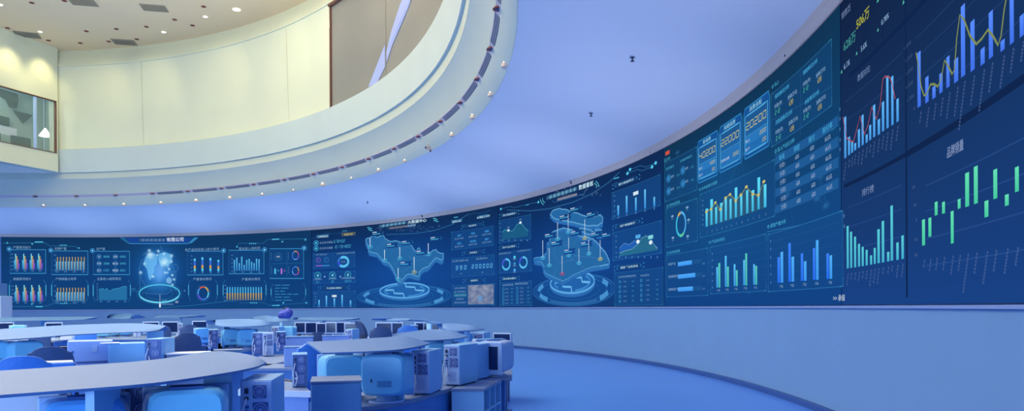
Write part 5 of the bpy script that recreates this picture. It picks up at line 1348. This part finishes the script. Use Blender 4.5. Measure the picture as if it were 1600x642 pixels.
def make_chair(m=None, arms=True):
    m = m or M_chair
    t = thing('office_chair', 'x', 'chair')
    vs = []; fs = []; nx, nz = 8, 8
    for s_ in (0, .05):
        for i in range(nx + 1):
            for j in range(nz + 1):
                u = -1 + 2 * i / nx; v = j / nz; wd = .23 * (1 - .25 * max(0, v - .55) ** 2 * 5)
                vs.append((u * wd, s_ - .04 * (1 - u * u) + .05 * v, .55 + .53 * v - (.06 * abs(u) ** 3 if v > .9 else 0)))
    N = (nx + 1) * (nz + 1)
    for o_ in (0, N):
        for i in range(nx):
            for j in range(nz): b_ = o_ + i * (nz + 1) + j; fs.append((b_, b_ + 1, b_ + nz + 2, b_ + nz + 1))
    rim = [i * (nz + 1) for i in range(nx + 1)] + [nx * (nz + 1) + j for j in range(1, nz + 1)] + [i * (nz + 1) + nz for i in range(nx - 1, -1, -1)] + [j for j in range(nz - 1, 0, -1)]
    for k in range(len(rim)): a_, b_ = rim[k], rim[(k + 1) % len(rim)]; fs.append((a_, b_, N + b_, N + a_))
    mb = MB(); mb.add(vs, fs, m); mb.build('backrest', t, smooth=True)
    mb = MB(); mb.box((0, .27, .46), (.48, .46, .08), m, bev=.035, seg=3); mb.build('seat', t)
    mb = MB(); mb.box((0, .02, .5), (.06, .02, .2), M_metal, bev=.005); mb.build('back_support', t)
    mb = MB(); mb.cyl((0, .25, .1), (0, .25, .42), .03, .03, M_metal, 12); mb.build('column', t)
    mb = MB()
    for k in range(5):
        a = 2 * PI * k / 5; mb.cyl((0, .25, .1), (.27 * math.cos(a), .25 + .27 * math.sin(a), .06), .025, .018, M_metal, 8)
    mb.build('star_base', t)
    for k in range(5):
        a = 2 * PI * k / 5; q = MB(); q.cyl((.27 * math.cos(a) - .015, .25 + .27 * math.sin(a), .03), (.27 * math.cos(a) + .015, .25 + .27 * math.sin(a), .03), .03, .03, M_dark, 10); q.build('castor', t)
    if arms:
        for sx in (-.25, .25):
            q = MB(); q.box((sx, .22, .66), (.05, .26, .03), M_dark, bev=.01); q.box((sx, .24, .56), (.03, .04, .19), M_dark); q.build('armrest', t)
    return t
def make_flat():                                    # small flat monitor, screen towards -y
    t = thing('monitor', 'x', 'monitor')
    mb = MB(); mb.box((0, 0, .3), (.42, .05, .33), M_bezel, bev=.012); mb.build('bezel', t)
    mb = MB(); mb.box((0, -.026, .305), (.36, .006, .27), M_navy, bev=.004); mb.build('screen', t)
    mb = MB(); mb.cyl((0, .01, .015), (0, .01, .15), .025, .02, M_bezel, 10); mb.cyl((0, .01, 0), (0, .01, .018), .11, .1, M_bezel, 18); mb.build('stand', t)
    return t
def boxthing(name, label, cat, x, Y, z, dims, m, rot=None, face=0, parts=(), group=None):
    t = thing(name, label, cat, group=group); place(t, x, Y, z, rot, 1., face)
    mb = MB(); mb.box((0, dims[1] / 2, dims[2] / 2), dims, m, bev=.012); mb.build('body', t)
    for nm_, c_, d_, mm in parts:
        mb = MB(); mb.box(c_, d_, mm, bev=.003); mb.build(nm_, t)
    return t
used = {}
def use(key, maker):
    if key not in used: used[key] = maker(); return used[key]
    return copy_tree(used[key])
def PC(lbl, x, Y, rot=None, z=ZD, s=1., kind='a', group=None, face=0):
    t = use('pc' + kind, {'a': lambda: make_pc(), 'b': lambda: make_pc(True, M_case_lilac, M_case_rear), 'c': lambda: make_pc(True, M_case_side, M_fan)}[kind])
    place(t, x, Y, z, rot, s, face); return tag(t, lbl, 'computer', group or 'computer towers on the consoles')
def CRT(lbl, x, Y, rot=None, z=ZD, s=1., kind='a', group=None, face=0):
    t = use('crt' + kind, {'a': lambda: make_crt(), 'w': lambda: make_crt(M_white, M_bezel), 'd': lambda: make_crt(M_crt2, M_crt2)}[kind])
    place(t, x, Y, z, rot, s, face); return tag(t, lbl, 'monitor', group or 'deep monitors on the consoles')
def CH(lbl, x, Y, rot=None, kind='b', s=1., face=0, z=0):
    t = use('ch' + kind, lambda: make_chair(M_chair if kind == 'b' else M_chairdark))
    place(t, x, Y, z, rot, s, face); return tag(t, lbl, 'chair', 'office chairs between the consoles')
def FLAT(lbl, x, Y, rot=None, z=ZD, s=1., face=0):
    t = use('flat', make_flat); place(t, x, Y, z, rot, s, face); return tag(t, lbl, 'monitor', 'small monitors on the far consoles')

# ---- console nearest the camera (A)
console('nearest console, long pale curved canopy running off the left edge, pointed right tip',
        [(-70, 624), (0, 617), (120, 608), (240, 598), (335, 585), (395, 574), (416, 566)], [(-70, 583), (0, 579), (120, 571), (240, 562), (330, 548.5), (372, 551), (400, 557)],
        zn=1.26, zf=1.29, sup=[(395, 574), (120, 608)])
CRT('big light-blue monitor back under the nearest canopy, largest in the photo', 291, 3.72, s=1.02)
CRT('blue monitor back under the nearest canopy, in front of the white one', 132, 3.5, z=ZD - .0, s=.97, kind='d')
CRT('whitish monitor back at the bottom left corner under the nearest canopy', 40, 3.75, s=1.03, kind='w')
PC('grey-blue tower between two monitors under the nearest canopy', 214, 4.3, kind='c')
PC('nearest computer tower, rear with two fans, at the nearest canopy tip', 400, 4.3, rot=9)
# ---- low things right of it
t = thing('side_desk', 'grey side desk with white front edge behind the nearest computer tower', 'desk')
Pq = [ground(372, 609, ZD), ground(485, 611.5, ZD), ground(474, 601, ZD), ground(464, 597, ZD), ground(385, 591, ZD)]
c = sum(Pq, Vector()) / 5; t.location = (c.x, c.y, 0)
mb = MB(); mb.prism(Pq, ZD - .035, ZD, M_desk); wb(mb, 'desktop', t)
mb = MB(); a, b_ = Pq[0], Pq[1]; mb.prism([(a.x, a.y - .012), (b_.x, b_.y - .012), (b_.x, b_.y), (a.x, a.y)], ZD - .06, ZD + .004, M_white); wb(mb, 'front_edge', t)
mb = MB(); mb.prism(inset(Pq, .93), 0, ZD - .035, M_lilac); wb(mb, 'desk_body', t)
mb = MB(); q0 = ground(440, 621, .7); mb.box((q0.x + .1, a.y - .01, .48), (.17, .03, .3), M_bluebox, bev=.004); wb(mb, 'open_niche', t)
t = boxthing('low_cabinet', 'plain blue low cabinet standing in front of the leaf-shaped canopy console', 'cabinet', 525, 5.2, 0, (.36, .4, 1.075), M_bluebox, parts=[('top_panel', (0, .2, 1.083), (.37, .41, .016), M_desk)])
boxthing('equipment_box', 'pale lilac equipment box left of the blue round-backed chair', 'box', 464, 10.4, ZD, (.37, .42, .28), M_lilac, parts=[('lid', (0, .21, .285), (.38, .43, .012), M_canopy)])
t = thing('support_desk', 'dark low desk carrying the lilac box, left of the leaf-shaped canopy', 'desk', at(448, 10.6, 0))
mb = MB(); mb.box((0, 0, ZD - .02), (1.2, .8, .04), M_desk, bev=.005); mb.build('desktop', t)
mb = MB(); mb.box((0, .05, .36), (1.1, .65, .72), M_deskbody); mb.build('desk_body', t)
CH('blue round-backed office chair at the left end of the leaf-shaped canopy', 496, 8.7, face=28, s=1.12)
PC('narrow dark tower left of the blue round-backed chair', 468, 7.7, z=ZD, s=.85, kind='c')
# ---- console B with leaf-shaped canopy
DB_ = gp([(520, 652), (563, 636), (600, 632), (640, 624), (675, 615), (703, 606)], ZD) + gp([(752, 585), (720, 588), (700, 594), (640, 597), (560, 599), (522, 601)], ZD)
console('second console, leaf-shaped pale canopy ending at the two upright towers', [(503, 551), (540, 550), (580, 548.5), (620, 546), (650, 541.5), (672, 536)], [(478, 534), (510, 532.5), (550, 530), (600, 527), (636, 525.5)], zf=1.33, desk=DB_, sup=[(650, 543)])
CRT('light-blue monitor back, left one under the leaf-shaped canopy', 538, 6.55, face=6, s=1.0)
CRT('light-blue monitor back with label, right one under the leaf-shaped canopy', 597, 6.3, face=-10, s=1.05)
PC('tower with two fans and white cables, right of the labelled monitor back', 656.5, 6.95, rot=-9, s=1.03)
PC('tower with brightest side panel, standing above the open-shelf cabinet', 705.5, 7.75, rot=-21, s=1.06)
PC('tower whose side only shows, between another tower and the small screen', 733, 8.35, rot=-21, s=1.0)
t = thing('cable_clutter', 'tangle of white plugs and a mouse on the desk left of the two-fan tower', 'cables', ground(628, 606, ZD))
mb = MB(); mb.cyl((-.12, 0, .01), (.05, -.05, .02), .008, .008, M_white, 8); mb.cyl((.05, -.05, .02), (.1, .06, .06), .008, .008, M_white, 8); mb.cyl((-.05, .08, .01), (.08, .03, .07), .007, .007, M_white, 8); mb.build('cable', t)
for x_, y_, z_ in ((-.02, -.04, .03), (.09, .02, .04), (.02, .07, .035), (-.1, .03, .025)):
    mb = MB(); mb.box((x_, y_, z_), (.04, .03, .03), M_white if x_ > -.05 else M_chair, bev=.008); mb.build('plug', t)
# cabinet with open shelves at the console end
Ac, Bc = Vector((-.64, 7.48, 0)), Vector((-.304, 7.48, 0)); dv = Vector((.17, .93, 0)); wv = Bc - Ac
t = thing('shelf_cabinet', 'pale blue end cabinet with open shelves on its right side, at the aisle', 'cabinet', Ac)
def pr(a0, a1, b0, b1, z0, z1, m, nm):
    mb = MB(); mb.prism([tuple((Ac + wv * a + dv * b)[:2]) for a, b in ((a0, b0), (a1, b0), (a1, b1), (a0, b1))], z0, z1, m); return wb(mb, nm, t)
pr(-.02, 1.02, -.01, 1.01, ZD - .03, ZD, M_desk, 'top'); pr(0, 1, 0, .03, 0, ZD - .03, M_panel_l, 'front_panel'); pr(0, 1, .97, 1, 0, ZD - .03, M_panel_l, 'rear_panel')
pr(0, .45, .03, .97, 0, ZD - .03, M_panel_l, 'inner_panel')
for z_ in (.02, .26, .5): pr(.45, 1, .03, .97, z_, z_ + .02, M_panel_l, 'shelf')
for b0 in (.33, .64): pr(.45, 1, b0, b0 + .03, .04, ZD - .03, M_panel_l, 'divider')
# monitor facing the aisle
t = make_crt(M_bezel, M_bezel); t.name = 'crt_monitor_front'; t.name = 'crt_monitor'
place(t, 782, 9.05, ZD, 180, 1.05, -27); tag(t, 'pale monitor with dark screen facing the aisle at the console end', 'monitor')
t = thing('end_desk', 'narrow desk under the pale monitor at the aisle', 'desk', at(770, 8.95, 0))
mb = MB(); mb.box((-.07, .25, ZD - .02), (.62, 1.15, .04), M_desk, bev=.006); mb.build('desktop', t)
mb = MB(); mb.box((-.1, .3, .365), (.5, .95, .73), M_deskbody); mb.build('desk_body', t)
# ---- console behind it (B')
console('third console, pale rounded canopy just behind the leaf-shaped one', [(612, 530), (650, 532), (690, 530.5), (718, 528), (731, 525)], [(612, 521.5), (640, 518), (670, 514.5), (702, 516)], zf=1.32, sup=[(718, 528)], desk=[at(612, 8.75), at(690, 8.75), at(722, 9.0), at(727, 9.6), at(612, 9.6)])
CRT('light-blue monitor back under the third canopy', 690, 9.0, s=1.0, kind='a')
PC('tower right of the monitor back under the third canopy', 716, 9.05, rot=-18, s=.95)
console('fourth console with lilac canopy at the right end of the rows', [(682, 509), (705, 516), (735, 516), (757, 513.5)], [(682, 506), (705, 505), (732, 507.5)], zf=1.33, sup=[(735, 515)])
PC('small tower with round fan under the fourth canopy', 748, 12.3, rot=-12, s=1.0)
CRT('small blue monitor back under the fourth canopy', 722, 12.3, kind='d')
PC('tower with bright blue top in front of the fourth console', 741, 9.95, rot=-70, s=.98)
t = thing('side_table', 'small table under the tower with bright blue top', 'table', at(745, 10.0, 0))
mb = MB(); mb.box((.12, 0, ZD - .02), (.7, .5, .04), M_desk, bev=.004); mb.build('top', t)
for sx in (-.16, .4): mb = MB(); mb.box((sx, 0, ZD / 2 - .02), (.04, .4, ZD - .04), M_metal); mb.build('leg', t)
t = thing('printer_table', 'small table at the aisle carrying a printer behind the pale monitor', 'table', at(776, 12.4, 0))
mb = MB(); mb.box((0, .1, .75), (.5, .6, .04), M_desk, bev=.004); mb.build('top', t)
for sx in (-.2, .2):
    for sy in (-.12, .34): mb = MB(); mb.box((sx, sy, .365), (.04, .04, .73), M_metal); mb.build('leg', t)
boxthing('printer', 'white and blue printer behind the pale monitor at the aisle', 'printer', 770, 12.3, ZD, (.17, .25, .26), M_white, parts=[('paper_tray', (0, -.03, .08), (.13, .08, .02), M_bezel), ('cover', (0, .1, .265), (.14, .18, .012), M_case_side), ('front_panel', (0, -.004, .15), (.13, .01, .1), M_case_side)])
FLAT('dark-backed small monitor right of the printer at the aisle', 785, 12.45, s=.88, face=-30)
boxthing('floor_box', 'small dark blue box on the floor beside the aisle console end', 'box', 789, 9.9, 0, (.2, .2, .18), M_bluebox)
# ---- left middle console (D)
console('left console of the middle row with long pale canopy', [(-60, 535), (0, 531), (60, 527), (115, 522.5), (180, 519.5), (235, 517.5), (262, 514)], [(-60, 519), (0, 514), (50, 511), (100, 508), (170, 505.5), (215, 505), (255, 508)], zf=1.34, sup=[(262, 514)], desk=[at(-60, 9.2), at(60, 9.2), at(115, 9.15), at(258, 9.3), at(258, 10.6), at(60, 10.7), at(-60, 10.7)])
CRT('blue monitor back at the photo\'s left edge in the middle row', -8, 9.7); CRT('blue monitor back left of the dark office chair', 45, 9.75, kind='a', face=14)
CH('dark blue office chair in the left middle row', 78, 8.3, kind='d', s=1.1)
boxthing('dark_case', 'dark computer case between the dark chair and lilac printer', 'computer', 101, 9.9, ZD, (.15, .4, .34), M_navy, parts=[('front_vent', (0, -.005, .15), (.1, .01, .12), M_dark)])
boxthing('large_printer', 'lilac floor-standing printer with dark slot under the middle row canopy', 'printer', 141, 9.35, ZD, (.52, .45, .44), M_case_lilac,
         parts=[('paper_slot', (.03, -.006, .16), (.38, .012, .025), M_fan), ('tray', (.03, -.01, .06), (.4, .02, .05), M_case_rear), ('handle', (.05, -.006, .33), (.06, .012, .09), M_case_rear), ('left_hinge', (-.2, -.006, .3), (.02, .012, .03), M_fan)])
boxthing('equipment_box', 'bright blue equipment box right of the lilac printer', 'box', 198, 9.5, ZD, (.44, .45, .4), M_case_side, parts=[('white_sheet', (-.2, .1, .406), (.22, .3, .01), M_white), ('label_marks', (.05, -.006, .1), (.16, .012, .03), M_vent)])
PC('tower with two fans right of the bright blue box', 240, 9.6, rot=6, s=1.08, kind='c')
boxthing('file_cabinet', 'small dark cabinet with a white sheet in front of the dark chair', 'cabinet', 86, 7.7, 0, (.36, .35, 1.04), M_chair, parts=[('white_sheet', (0, .17, 1.046), (.33, .3, .012), M_white)])
CH('blue office chair with rounded back behind the nearest canopy', 34, 6.3, kind='b', s=1.12)
# ---- middle (E)
console('middle console with short pale canopy over two bright monitors', [(322, 504), (345, 509), (380, 510), (410, 508.5), (426, 506.5)], [(322, 500.5), (345, 499), (375, 498), (408, 499.5)], zf=1.37, sup=[(345, 509)])
CRT('bright blue monitor back, left one in the middle console', 362, 15.3); CRT('bright blue monitor back, right one in the middle console', 386, 15.1)
PC('dark fan tower in the middle console', 402, 12.9, rot=4, kind='c'); PC('lilac tower at the right end of the middle console', 419, 12.7, rot=20, kind='b')
PC('small tower at the left end of the middle console', 333, 15.0, kind='c'); CRT('small dark monitor back left of the middle console', 318, 16.5, kind='d')
boxthing('low_cabinet', 'blue low cabinet in front of the bright middle monitors', 'cabinet', 356, 11.8, 0, (.44, .35, .93), M_bluebox, parts=[('top_panel', (0, .17, .936), (.45, .36, .012), M_desk)])
t = thing('jar', 'small white jar beside the blue low cabinet', 'jar', at(382, 11.0, ZD))
mb = MB(); mb.cyl((0, 0, 0), (0, 0, .1), .055, .06, M_white, 14); mb.build('body', t); mb = MB(); mb.cyl((0, 0, .1), (0, 0, .115), .05, .05, M_bezel, 14); mb.build('lid', t)
t = thing('work_table', 'dark work table under the white jar and fan towers', 'table', at(402, 11.6, 0))
mb = MB(); mb.box((0.05, .35, ZD - .02), (.86, 2.6, .04), M_desk, bev=.004); mb.build('top', t)
mb = MB(); mb.box((0.05, .4, .36), (.76, 2.3, .72), M_deskbody); mb.build('body', t)
CH('dark chair back in the gap between left and middle console', 293, 13.6, kind='d', s=1.08); CH('dark chair half hidden behind another in the gap', 306, 17.6, kind='d')
boxthing('bench_unit', 'pale desk unit with dark front in the gap left of the middle console', 'desk', 295, 9.8, 0, (.56, .4, 1.0), M_desk, parts=[('white_top', (0, .2, 1.008), (.58, .42, .016), M_white), ('dark_front', (-.06, -.006, .85), (.38, .012, .17), M_chair)])
# ---- (F)
console('lilac canopy console right of the middle console', [(408, 503.5), (428, 503), (442, 502), (455, 500.5)], [(392, 496), (412, 493), (430, 494)], zf=1.40, sup=[(442, 503)])
CRT('light-blue monitor back under the lilac canopy', 446, 17.5, face=-8); PC('pale tower under the lilac canopy', 430, 17.2, rot=-5)
PC('dark slim tower behind the lilac tower of the middle console', 439, 14.0, kind='c', s=.95)
boxthing('desk_unit', 'pale lilac desk unit with light top behind the equipment box', 'desk', 468, 13.5, 0, (.5, .5, 1.07), M_lilac, parts=[('light_top', (0, .25, 1.08), (.52, .52, .02), M_canopy)])
t = thing('bag', 'dark purple-blue bag lying on the lilac canopy in front of the screen', 'bag', at(447, 19.2, 1.36))
bm = bmesh.new(); bmesh.ops.create_icosphere(bm, subdivisions=3, radius=1)
for v in bm.verts:
    n_ = math.sin(v.co.x * 5) * .12 + math.sin(v.co.y * 7 + v.co.z * 4) * .1; v.co = Vector((v.co.x * .19 * (1 + n_), v.co.y * .13 * (1 + n_), max(0, .12 + v.co.z * .14 * (1 + n_) + (v.co.x * .04))))
mb = MB(); mb.bm(bm, mat('bag_cloth', (70, 84, 176), .8, var=.25, bscale=9)); mb.build('body', t, smooth=True)
mb = MB(); mb.cyl((-.1, 0, .2), (0, 0, .3), .02, .02, M_dark, 8); mb.cyl((0, 0, .3), (.1, 0, .22), .02, .02, M_dark, 8); mb.build('handle', t)
# ---- far rows
console('thin far console with dark arched end panel', [(458, 498.5), (490, 499.5), (530, 500), (560, 499)], [(458, 496), (490, 495.5), (530, 495.5), (560, 496.5)], zn=1.27, zf=1.33, soft=False, sup=[(500, 499)])
t = thing('arched_panel', 'dark arched end panel of the thin far console', 'panel', at(556, 19.6, 0), 0)
mb = MB(); pts_ = []
for k in range(9): a = PI / 2 * k / 8; pts_.append((.30 * math.sin(a) - .02, .72 + .55 * math.cos(a)))
for k in range(8, -1, -1): a = PI / 2 * k / 8; pts_.append((.14 * math.sin(a) - .02, .72 + .40 * math.cos(a)))
pts_ = [(.28, 0)] + [(q[0], q[1]) for q in pts_[8:9]] + []
outer = [(.30 * math.sin(PI / 2 * k / 8) - .02, .72 + .55 * math.cos(PI / 2 * k / 8)) for k in range(9)]
inner = [(.10 * math.sin(PI / 2 * k / 8) - .02, .72 + .42 * math.cos(PI / 2 * k / 8)) for k in range(9)]
ring_ = outer + [(.30, 0), (.06, 0)] + inner[::-1]
V_ = [(x_, -.02, z_) for x_, z_ in ring_] + [(x_, .3, z_) for x_, z_ in ring_]; n = len(ring_)
mb.add(V_, [tuple(range(n)), tuple(range(n, 2 * n))[::-1]] + [(k, n + k, n + (k + 1) % n, (k + 1) % n) for k in range(n)], M_chairdark); mb.build('arch', t)
mb = MB(); mb.box((.2, .1, .45), (.1, .3, .9), M_dark); mb.build('inner_post', t)
mons = [(472, 20.5, 'first'), (488, 20.3, 'second'), (505, 20.2, 'third'), (520, 20.2, 'fourth'), (536, 20.2, 'fifth'), (549, 20.0, 'sixth')]
for x, Y, w_ in mons: FLAT('small dark monitor on the thin far console, %s from the left' % w_, x, Y, s=.95 if x % 2 else 1.0, face=random.uniform(-15, 15))
boxthing('low_partition', 'pale lilac low partition in front of the thin far console', 'partition', 525, 15.5, 0, (.58, .06, 1.02), M_lilac, parts=[('top_rail', (0, .03, 1.03), (.6, .08, .02), M_bezel), ('foot', (0, .03, .02), (.6, .2, .04), M_bezel)])
CH('dark chair between the desk unit and the lilac partition', 496, 16.3, kind='d', s=1.0)
PC('pale small tower left of the dark arched panel', 545, 16.2, rot=-10, s=.9, z=.0 + ZD)
t = thing('side_table', 'small table under the pale small tower near the arched panel', 'table', at(545, 16.35, 0))
mb = MB(); mb.box((0, .05, ZD - .02), (.36, .5, .04), M_desk, bev=.004); mb.build('top', t)
for sx in (-.14, .14): mb = MB(); mb.box((sx, .05, ZD / 2 - .02), (.04, .4, ZD - .04), M_metal); mb.build('leg', t)
console('thin curved console at the far side, in front of the round stage', [(581, 499.5), (620, 500.5), (655, 501), (676, 505), (692, 509)], [(581, 497), (620, 497), (655, 498), (676, 501), (692, 505)], zn=1.27, zf=1.33, nodesk=True, sup=[(620, 500), (676, 505)])
boxthing('loudspeaker', 'small dark loudspeaker at the left end of the thin curved console', 'speaker', 580.5, 19, ZD + .1, (.08, .1, .14), M_dark, parts=[('cone', (0, -.004, .08), (.05, .01, .05), M_fan)])
boxthing('monitor_riser', 'pale riser carrying the small dark loudspeaker', 'riser', 580.5, 18.9, ZD - .0, (.22, .3, .09), M_bezel, parts=[('edge', (0, -.004, .05), (.2, .01, .03), M_white)])
t = thing('riser_table', 'low pale table at the left end of the thin curved console', 'table', at(578, 19.2, 0))
mb = MB(); mb.box((0, 0, ZD - .02), (.6, .7, .04), M_canopy, bev=.004); mb.build('top', t)
for sx in (-.26, .26): mb = MB(); mb.box((sx, 0, ZD / 2 - .02), (.04, .5, ZD - .04), M_metal); mb.build('leg', t)
for x, w_ in ((600, 'left of the pale one'), (617, 'behind the dark chair back'), (661, 'with pale frame, right of the blue chair'), (674, 'at the right end of the row')): FLAT('small monitor on the thin curved console, ' + w_, x, 18.3, s=1.05, face=random.uniform(-15, 15))
CH('broad dark office chair in front of the thin curved console', 595, 15.6, kind='d', s=1.12); CH('bright blue chair at the thin curved console', 637, 16.5, kind='b', s=1.13)
CH('blue chair back just above the leaf-shaped canopy', 620, 12.6, kind='b', s=.98)
PC('dark tower between the dark chair and the small monitors', 647, 17.8, kind='c', s=1.0)
# far left rows
console('far left console, pale flat canopy below the globe screen', [(-20, 502.5), (60, 500.5), (120, 499.5), (150, 498)], [(-20, 496.5), (60, 495), (120, 494.5), (150, 495)], zf=1.34, nodesk=True, sup=[(60, 500)])
console('far console with lilac canopy right of the far left one', [(165, 497), (200, 497.5), (228, 496)], [(170, 490.5), (195, 489.5), (214, 491)], zf=1.44, nodesk=True, sup=[(200, 497)])
console('farthest console with thin canopy under the globe screen\'s right part', [(242, 496), (280, 496), (318, 495)], [(242, 492.5), (280, 492), (318, 492.5)], zf=1.36, nodesk=True, sup=[(280, 496)])
row = [(8, 21, 'FLAT'), (28, 20.5, 'CRT'), (62, 19.0, 'CH'), (84, 20.5, 'FLAT'), (104, 20, 'WBOX'), (118, 19.5, 'PC'), (134, 19.0, 'CHB'), (160, 21, 'CRT'), (178, 22, 'CRT'), (196, 22, 'CRTD'), (214, 21.5, 'PC'), (236, 21, 'FLAT'), (252, 19.9, 'CH'), (266, 21, 'FLAT'), (280, 22, 'PC'), (296, 19.9, 'CH'), (312, 22, 'FLAT')]
NTH = ['first', 'second', 'third', 'fourth', 'fifth', 'sixth', 'seventh', 'eighth', 'ninth', 'tenth', 'eleventh', 'twelfth', 'thirteenth', 'fourteenth', 'fifteenth', 'sixteenth', 'seventeenth']
for (x, Y, k), w_ in zip(row, ['%s piece from the left in that row' % q for q in NTH]):
    zt_ = ZD
    if k == 'FLAT': FLAT('tiny monitor under the globe screen, ' + w_, x, Y, s=1.05)
    elif k == 'CRT': CRT('tiny monitor back under the globe screen, ' + w_, x, Y)
    elif k == 'CRTD': CRT('tiny dark monitor back under the globe screen, ' + w_, x, Y, kind='d')
    elif k == 'CH': CH('tiny dark chair under the globe screen, ' + w_, x, Y, kind='d', s=1.1)
    elif k == 'CHB': CH('tiny blue chair under the globe screen, ' + w_, x, Y, kind='b', s=1.1)
    elif k == 'PC': PC('tiny tower under the globe screen, ' + w_, x, Y, kind='a')
    else: boxthing('white_box', 'tiny white box in the far left row', 'box', x, Y, ZD, (.3, .3, .38), M_white, parts=[('lid', (0, .15, .385), (.31, .31, .012), M_bezel)])
for (xa, xb, Y, w_) in ((-20, 130, 20.9, 'left'), (158, 330, 21.9, 'right')):
    a, b_ = at(xa, Y), at(xb, Y); t = thing('long_desk', 'long dark desk of the farthest row, %s half below the globe screen' % w_, 'desk', (a + b_) / 2)
    mb = MB(); mb.box((0, -.1, ZD - .02), (b_.x - a.x, 2.4, .04), M_desk, bev=.004); mb.build('desktop', t)
    mb = MB(); mb.box((0, 0, .36), (b_.x - a.x - .2, 1.7, .72), M_deskbody); mb.build('desk_body', t)
for (xa, xb, Y, dpt, w_) in ((580, 690, 18.4, 1.0, 'in front of the round stage'), ):
    a, b_ = at(xa, Y), at(xb, Y); t = thing('long_desk', 'long desk under the thin curved canopy ' + w_, 'desk', (a + b_) / 2)
    mb = MB(); mb.box((.1, .1, ZD - .02), (b_.x - a.x - .3, dpt, .04), M_desk, bev=.004); mb.build('desktop', t)
    mb = MB(); mb.box((.1, .1, .36), (b_.x - a.x - .5, dpt * .8, .72), M_deskbody); mb.build('desk_body', t)
# pale rack hiding the corner of the first screen
t = thing('equipment_rack', 'pale stepped equipment rack at the left edge in front of the globe screen', 'rack', at(-14, 34, 0))
mb = MB(); mb.box((0, 0, 1.15), (1.5, .8, 2.3), M_bezel, bev=.03); mb.build('lower_body', t)
mb = MB(); mb.box((-.1, 0, 2.6), (1.3, .7, .6), M_canopy, bev=.03); mb.build('upper_body', t)
mb = MB(); mb.box((.5, -.42, 1.5), (.3, .04, .9), M_fan, bev=.01); mb.build('door', t)
# ================================================================ CAMERA, LIGHT, RENDER LOOK
cam = bpy.data.cameras.new('camera'); co = bpy.data.objects.new('camera', cam); C.objects.link(co)
cam.sensor_width = 36; cam.sensor_fit = 'HORIZONTAL'; cam.lens = 36 * F / 1600; cam.shift_y = (HZ - 321) / 1600; cam.clip_end = 300; cam.clip_start = .05
co.matrix_world = Matrix.Translation((0, 0, EYE)) @ Matrix.Rotation(PI / 2, 4, 'X') @ Matrix.Rotation(SL, 4, 'Z')
bpy.context.scene.camera = co
w = bpy.data.worlds.new('world'); bpy.context.scene.world = w; w.use_nodes = True
b = w.node_tree.nodes['Background']; b.inputs['Color'].default_value = (*rgb(190, 216, 255), 1); b.inputs['Strength'].default_value = 1.1
def area(loc, size, energy, col, rot=(0, 0, 0), size_y=None, name='area_light'):
    l = bpy.data.lights.new(name, 'AREA'); l.energy = energy; l.color = rgb(*col); l.size = size
    if size_y: l.shape = 'RECTANGLE'; l.size_y = size_y
    o = bpy.data.objects.new(name, l); C.objects.link(o); o.location = loc; o.rotation_euler = rot; return o
def spot(loc, target, energy, col, ang=70, blend=.8, r=.15, name='spot_light'):
    l = bpy.data.lights.new(name, 'SPOT'); l.energy = energy; l.color = rgb(*col); l.spot_size = R_(ang); l.spot_blend = blend; l.shadow_soft_size = r
    o = bpy.data.objects.new(name, l); C.objects.link(o); o.location = loc
    d = Vector(target) - Vector(loc); o.rotation_euler = d.to_track_quat('-Z', 'Y').to_euler(); return o
WARM = (255, 236, 170)
# wall-washing spots by the straight wall and the drum
for x in (14, 66):
    s_ = sw_col(x); P = Vector(sw(s_, h6 - .15, -.9)); spot(P, sw(s_, h6 - 2.8, 0), 260, WARM, 75, 1.)
for x in (150, 225, 330, 420, 465):
    th, X, Y = hit(x, r5 - 2.4); th2, X2, Y2 = hit(x, r5 + .15)
    spot((X, Y, h6 - .1), (X2, Y2, h5 - 2.4), 190, WARM, 75, 1.)
area((CX + 4, CY + 4, h6 - .3), 22, 3200, (250, 248, 214), name='opening_fill_light')  # added soft fill above the opening, no fixture
area((CX + 10, CY + 2, h5 - 3), 14, 5600, (252, 243, 214), rot=(PI, 0, 0), name='drum_fill_light')  # added upward fill for the drum and upper ceiling
# added cool fill lights for the hall, no fixtures there
area((-9, 13, 6.6), 14, 600, (200, 215, 255), name='hall_fill_light')
rl2 = area((-6, -6, 1.9), 6, 330, (176, 214, 255), rot=(R_(90), 0, R_(2)), size_y=1.6, name='rear_fill_light'); rl2.data.spread = R_(110)  # added fill behind the camera for monitor and tower backs
for a_, e_, c_ in ((-25, 60, (225, 228, 250)), (-8, 75, (225, 228, 250)), (6, 85, (222, 226, 250)), (20, 95, (215, 222, 252)), (34, 100, (205, 218, 252)), (48, 110, (195, 214, 252)), (62, 120, (185, 208, 250)), (76, 120, (175, 202, 248)), (90, 120, (170, 200, 245)), (104, 120, (165, 198, 245))):
    p_ = cyl_pt(26.3, R_(a_), 2.9); l = area(p_, 5, e_ * .68, c_, rot=(PI, 0, R_(a_)), name='ceiling_fill_light'); l.data.spread = R_(120)  # added fills that brighten the lower ceiling from below
rl_ = bpy.data.lights.new('control_room_light', 'POINT'); rl_.energy = 160; rl_.color = rgb(225, 240, 235); rl_.shadow_soft_size = .3
ro = bpy.data.objects.new('control_room_light', rl_); C.objects.link(ro); ro.location = sw((WS0 + WS1) / 2, WZ1 + .6, 1.3)
sc = bpy.context.scene
sc.view_settings.view_transform = 'Standard'; sc.view_settings.look = 'None'; sc.view_settings.exposure = 0; sc.view_settings.gamma = 1; sc.view_settings.use_curve_mapping = False
